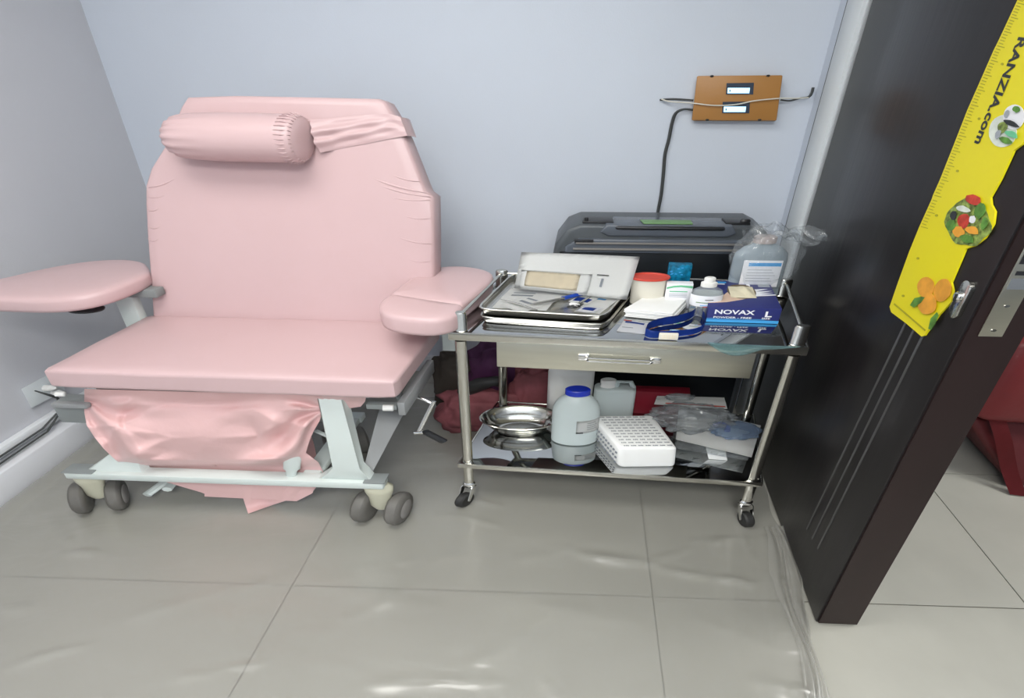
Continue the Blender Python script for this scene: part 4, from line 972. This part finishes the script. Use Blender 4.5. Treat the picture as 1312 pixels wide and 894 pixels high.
# ---------------------------------------------------------------- box on the back wall and its cables
wd = (RC-LC); wd.z = 0; wdn = V((wd.x*WIDE, wd.y, 0)).normalized(); WN = V((wdn.y, -wdn.x, 0))
def wpx(px, py, off=0):
    p = hit(px, py, (LC.x*WIDE+WN.x*off, LC.y+WN.y*off, 0), WN); return p
wb = thing('monitor_box', 'ochre box with two small lit displays mounted on the wall', 'electronic box', tuple(wpx(945,126)))
q = [wpx(px, py, .034) for px, py in ((886,154),(995,154.5),(1003,96),(893,97))]
q2 = [wpx(px, py, 0) for px, py in ((888,155),(993,155.5),(1001,99),(895,100))]
MB().hexa([q[0], q[1], q2[1], q2[0], q[3], q[2], q2[2], q2[3]], .003).build('box_case', M['ochre'], wb)
for c4 in (((930,121),(965,121),(966,106),(931,106.5)), ((925,145),(960,145),(961,130),(926,130.5))):
    a = [wpx(px, py, .034) for px, py in c4]; b = [wpx(px, py, .037) for px, py in c4]
    sc = MB().hexa([b[0], b[1], a[1], a[0], b[3], b[2], a[2], a[3]]).build('display', M['lcdframe'], wb)
    x0, y0 = c4[0]
    c5 = ((x0+2,y0-1.5),(x0+30,y0-1.5),(x0+31,y0-8.5),(x0+2.5,y0-8.5))
    a = [wpx(px, py, .037) for px, py in c5]; b = [wpx(px, py, .0385) for px, py in c5]
    MB().hexa([b[0], b[1], a[1], a[0], b[3], b[2], a[2], a[3]], .0003).build('lit_screen', M['lcd'], sc)
    c5 = ((x0+4.5,y0-3.5),(x0+6,y0-3.5),(x0+6,y0-6),(x0+4.5,y0-6))
    a = [wpx(px, py, .0383) for px, py in c5]; b = [wpx(px, py, .0388) for px, py in c5]
    MB().hexa([b[0], b[1], a[1], a[0], b[3], b[2], a[2], a[3]]).build('screen_text', M['lcdframe'], sc)
for px, py in ((912,97.5),(984,97),(906,153.5),(973,153.5)):
    c_ = wpx(px, py, .034); MB().lathe(c_, [(.0035,0),(.0035,.003),(.002,.004)], -V((0,1,0)), 10).build('screw', M['rubber'], wb)
def wcable(pts, r, name, m, label):
    pp = [wpx(px, py, o_) for px, py, o_ in pts]; dn_ = []
    for i in range(len(pp)-1):
        for k in range(6):
            t_ = k/6; p0, p1, p2, p3 = pp[max(i-1,0)], pp[i], pp[i+1], pp[min(i+2,len(pp)-1)]
            dn_.append(.5*((2*p1)+(p2-p0)*t_+(2*p0-5*p1+4*p2-p3)*t_*t_+(3*p1-p0-3*p2+p3)*t_**3))
    dn_.append(pp[-1]); return solo(MB().tube(dn_, r, 8), name, m, label, 'cable', tuple(pp[0]), sharp=180)
wcable([(848,127,.01),(858,130,.02),(886,132,.040),(914,135,.044),(942,134,.044),(968,129,.044),(1000,126,.04),(1020,126,.02),(1036,125,.012)], .0022, 'pale_cable', M['cablewhite'], 'thin pale cable crossing the front of the ochre wall box')
wcable([(846,128,.006),(862,127,.01),(888,128.5,.015)], .0035, 'antenna_lead', M['cablegrey'], 'short dark lead leaving the left side of ochre box')
wcable([(1000,128,.015),(1012,129,.012),(1024,126,.01),(1036,124,.01),(1040,119,.008),(1042,112,.006)], .0028, 'antenna_lead', M['cablegrey'], 'short dark lead curling up right of the ochre box')
wcable([(889,141,.012),(876,140,.014),(866,145,.012),(861,158,.008),(857,178,.007),(852,198,.007),(850,222,.007),(847,250,.007),(842,278,.010),(842,300,.010)], .0036, 'power_cable', M['cablegrey'], 'dark cable running down the wall from the ochre box')

# ---------------------------------------------------------------- left wall: duct, cables, socket
def lwpx(px, py, off=0):
    N = V((1, -.151, 0)).normalized(); return hit(px, py, (-1.81+N.x*off, 2.55+N.y*off, 0), N)
DZ = lwpx(0, 578).z
struct(MB().hexa([V((lw(-1)+.0,-1,.148)), V((lw(1.88),1.88,.148)), V((lw(1.88)+.018,1.88,.148)), V((lw(-1)+.018,-1,.148)), V((lw(-1),-1,.185)), V((lw(1.88),1.88,.185)), V((lw(1.88)+.016,1.88,.185)), V((lw(-1)+.016,-1,.185))], .003), 'trim_3', M['duct'])
for k, (dz, dx) in enumerate(((.147,.026),(.160,.021))):
    pts = [V((lw(y)+dx+.002*math.sin(y*5+k), y, dz+.004*math.sin(y*4+k*2))) for y in [0.6+.1*i for i in range(11)]] + [V((lw(1.7)+.03+.01*k,1.68,.20+.02*k)), V((lw(1.7)+.045,1.66,.27+.01*k)), V((lw(1.66)+.035,1.62,.335))]
    solo(MB().tube(pts, .0026, 8), 'wall_cable', M['cablegrey'], ['black cable low on the left wall duct, the lower one','black cable low on the left wall duct, the upper one'][k], 'cable', tuple(pts[0]), sharp=180)
so_ = thing('wall_socket', 'white double wall socket at the left, under the seat corner', 'socket', tuple(lwpx(52,502)))
c4 = ((27,498),(40,523),(84,500),(72,474))
a = [lwpx(px, py, .001) for px, py in c4]; b = [lwpx(px, py, .022) for px, py in c4]
MB().hexa([a[0], a[1], a[2], a[3], b[0], b[1], b[2], b[3]], .002).build('socket_plate', M['jamb'], so_)
for px, py in ((57,497),(68,503)):
    c_ = lwpx(px, py, .02); pg_ = solo(MB().lathe(c_, [(.013,0),(.013,.014),(.009,.018),(.004,.026)], (1,0,0), 16), 'plug', M['white'], ['upper left white plug in the wall socket','lower right white plug in the wall socket'][px > 60], 'plug', tuple(c_))

# repeats of one kind share a group
GR = {'steel_tray': 'stacked steel trays', 'paper_packet': 'paper packets in the tray', 'alcohol_sachet': 'sachets on the upper shelf', 'medicine_carton': 'cartons on the upper shelf',
      'clear_bag': 'clear plastic bags', 'printed_cloth_bundle': 'rose cloth bundles', 'antenna_lead': 'leads of the wall box', 'wall_cable': 'cables on the wall duct', 'plug': 'plugs in the wall socket'}
for o in scene.objects:
    b = o.name.split('.')[0]
    if b in GR and o.parent is None: o['group'] = GR[b]
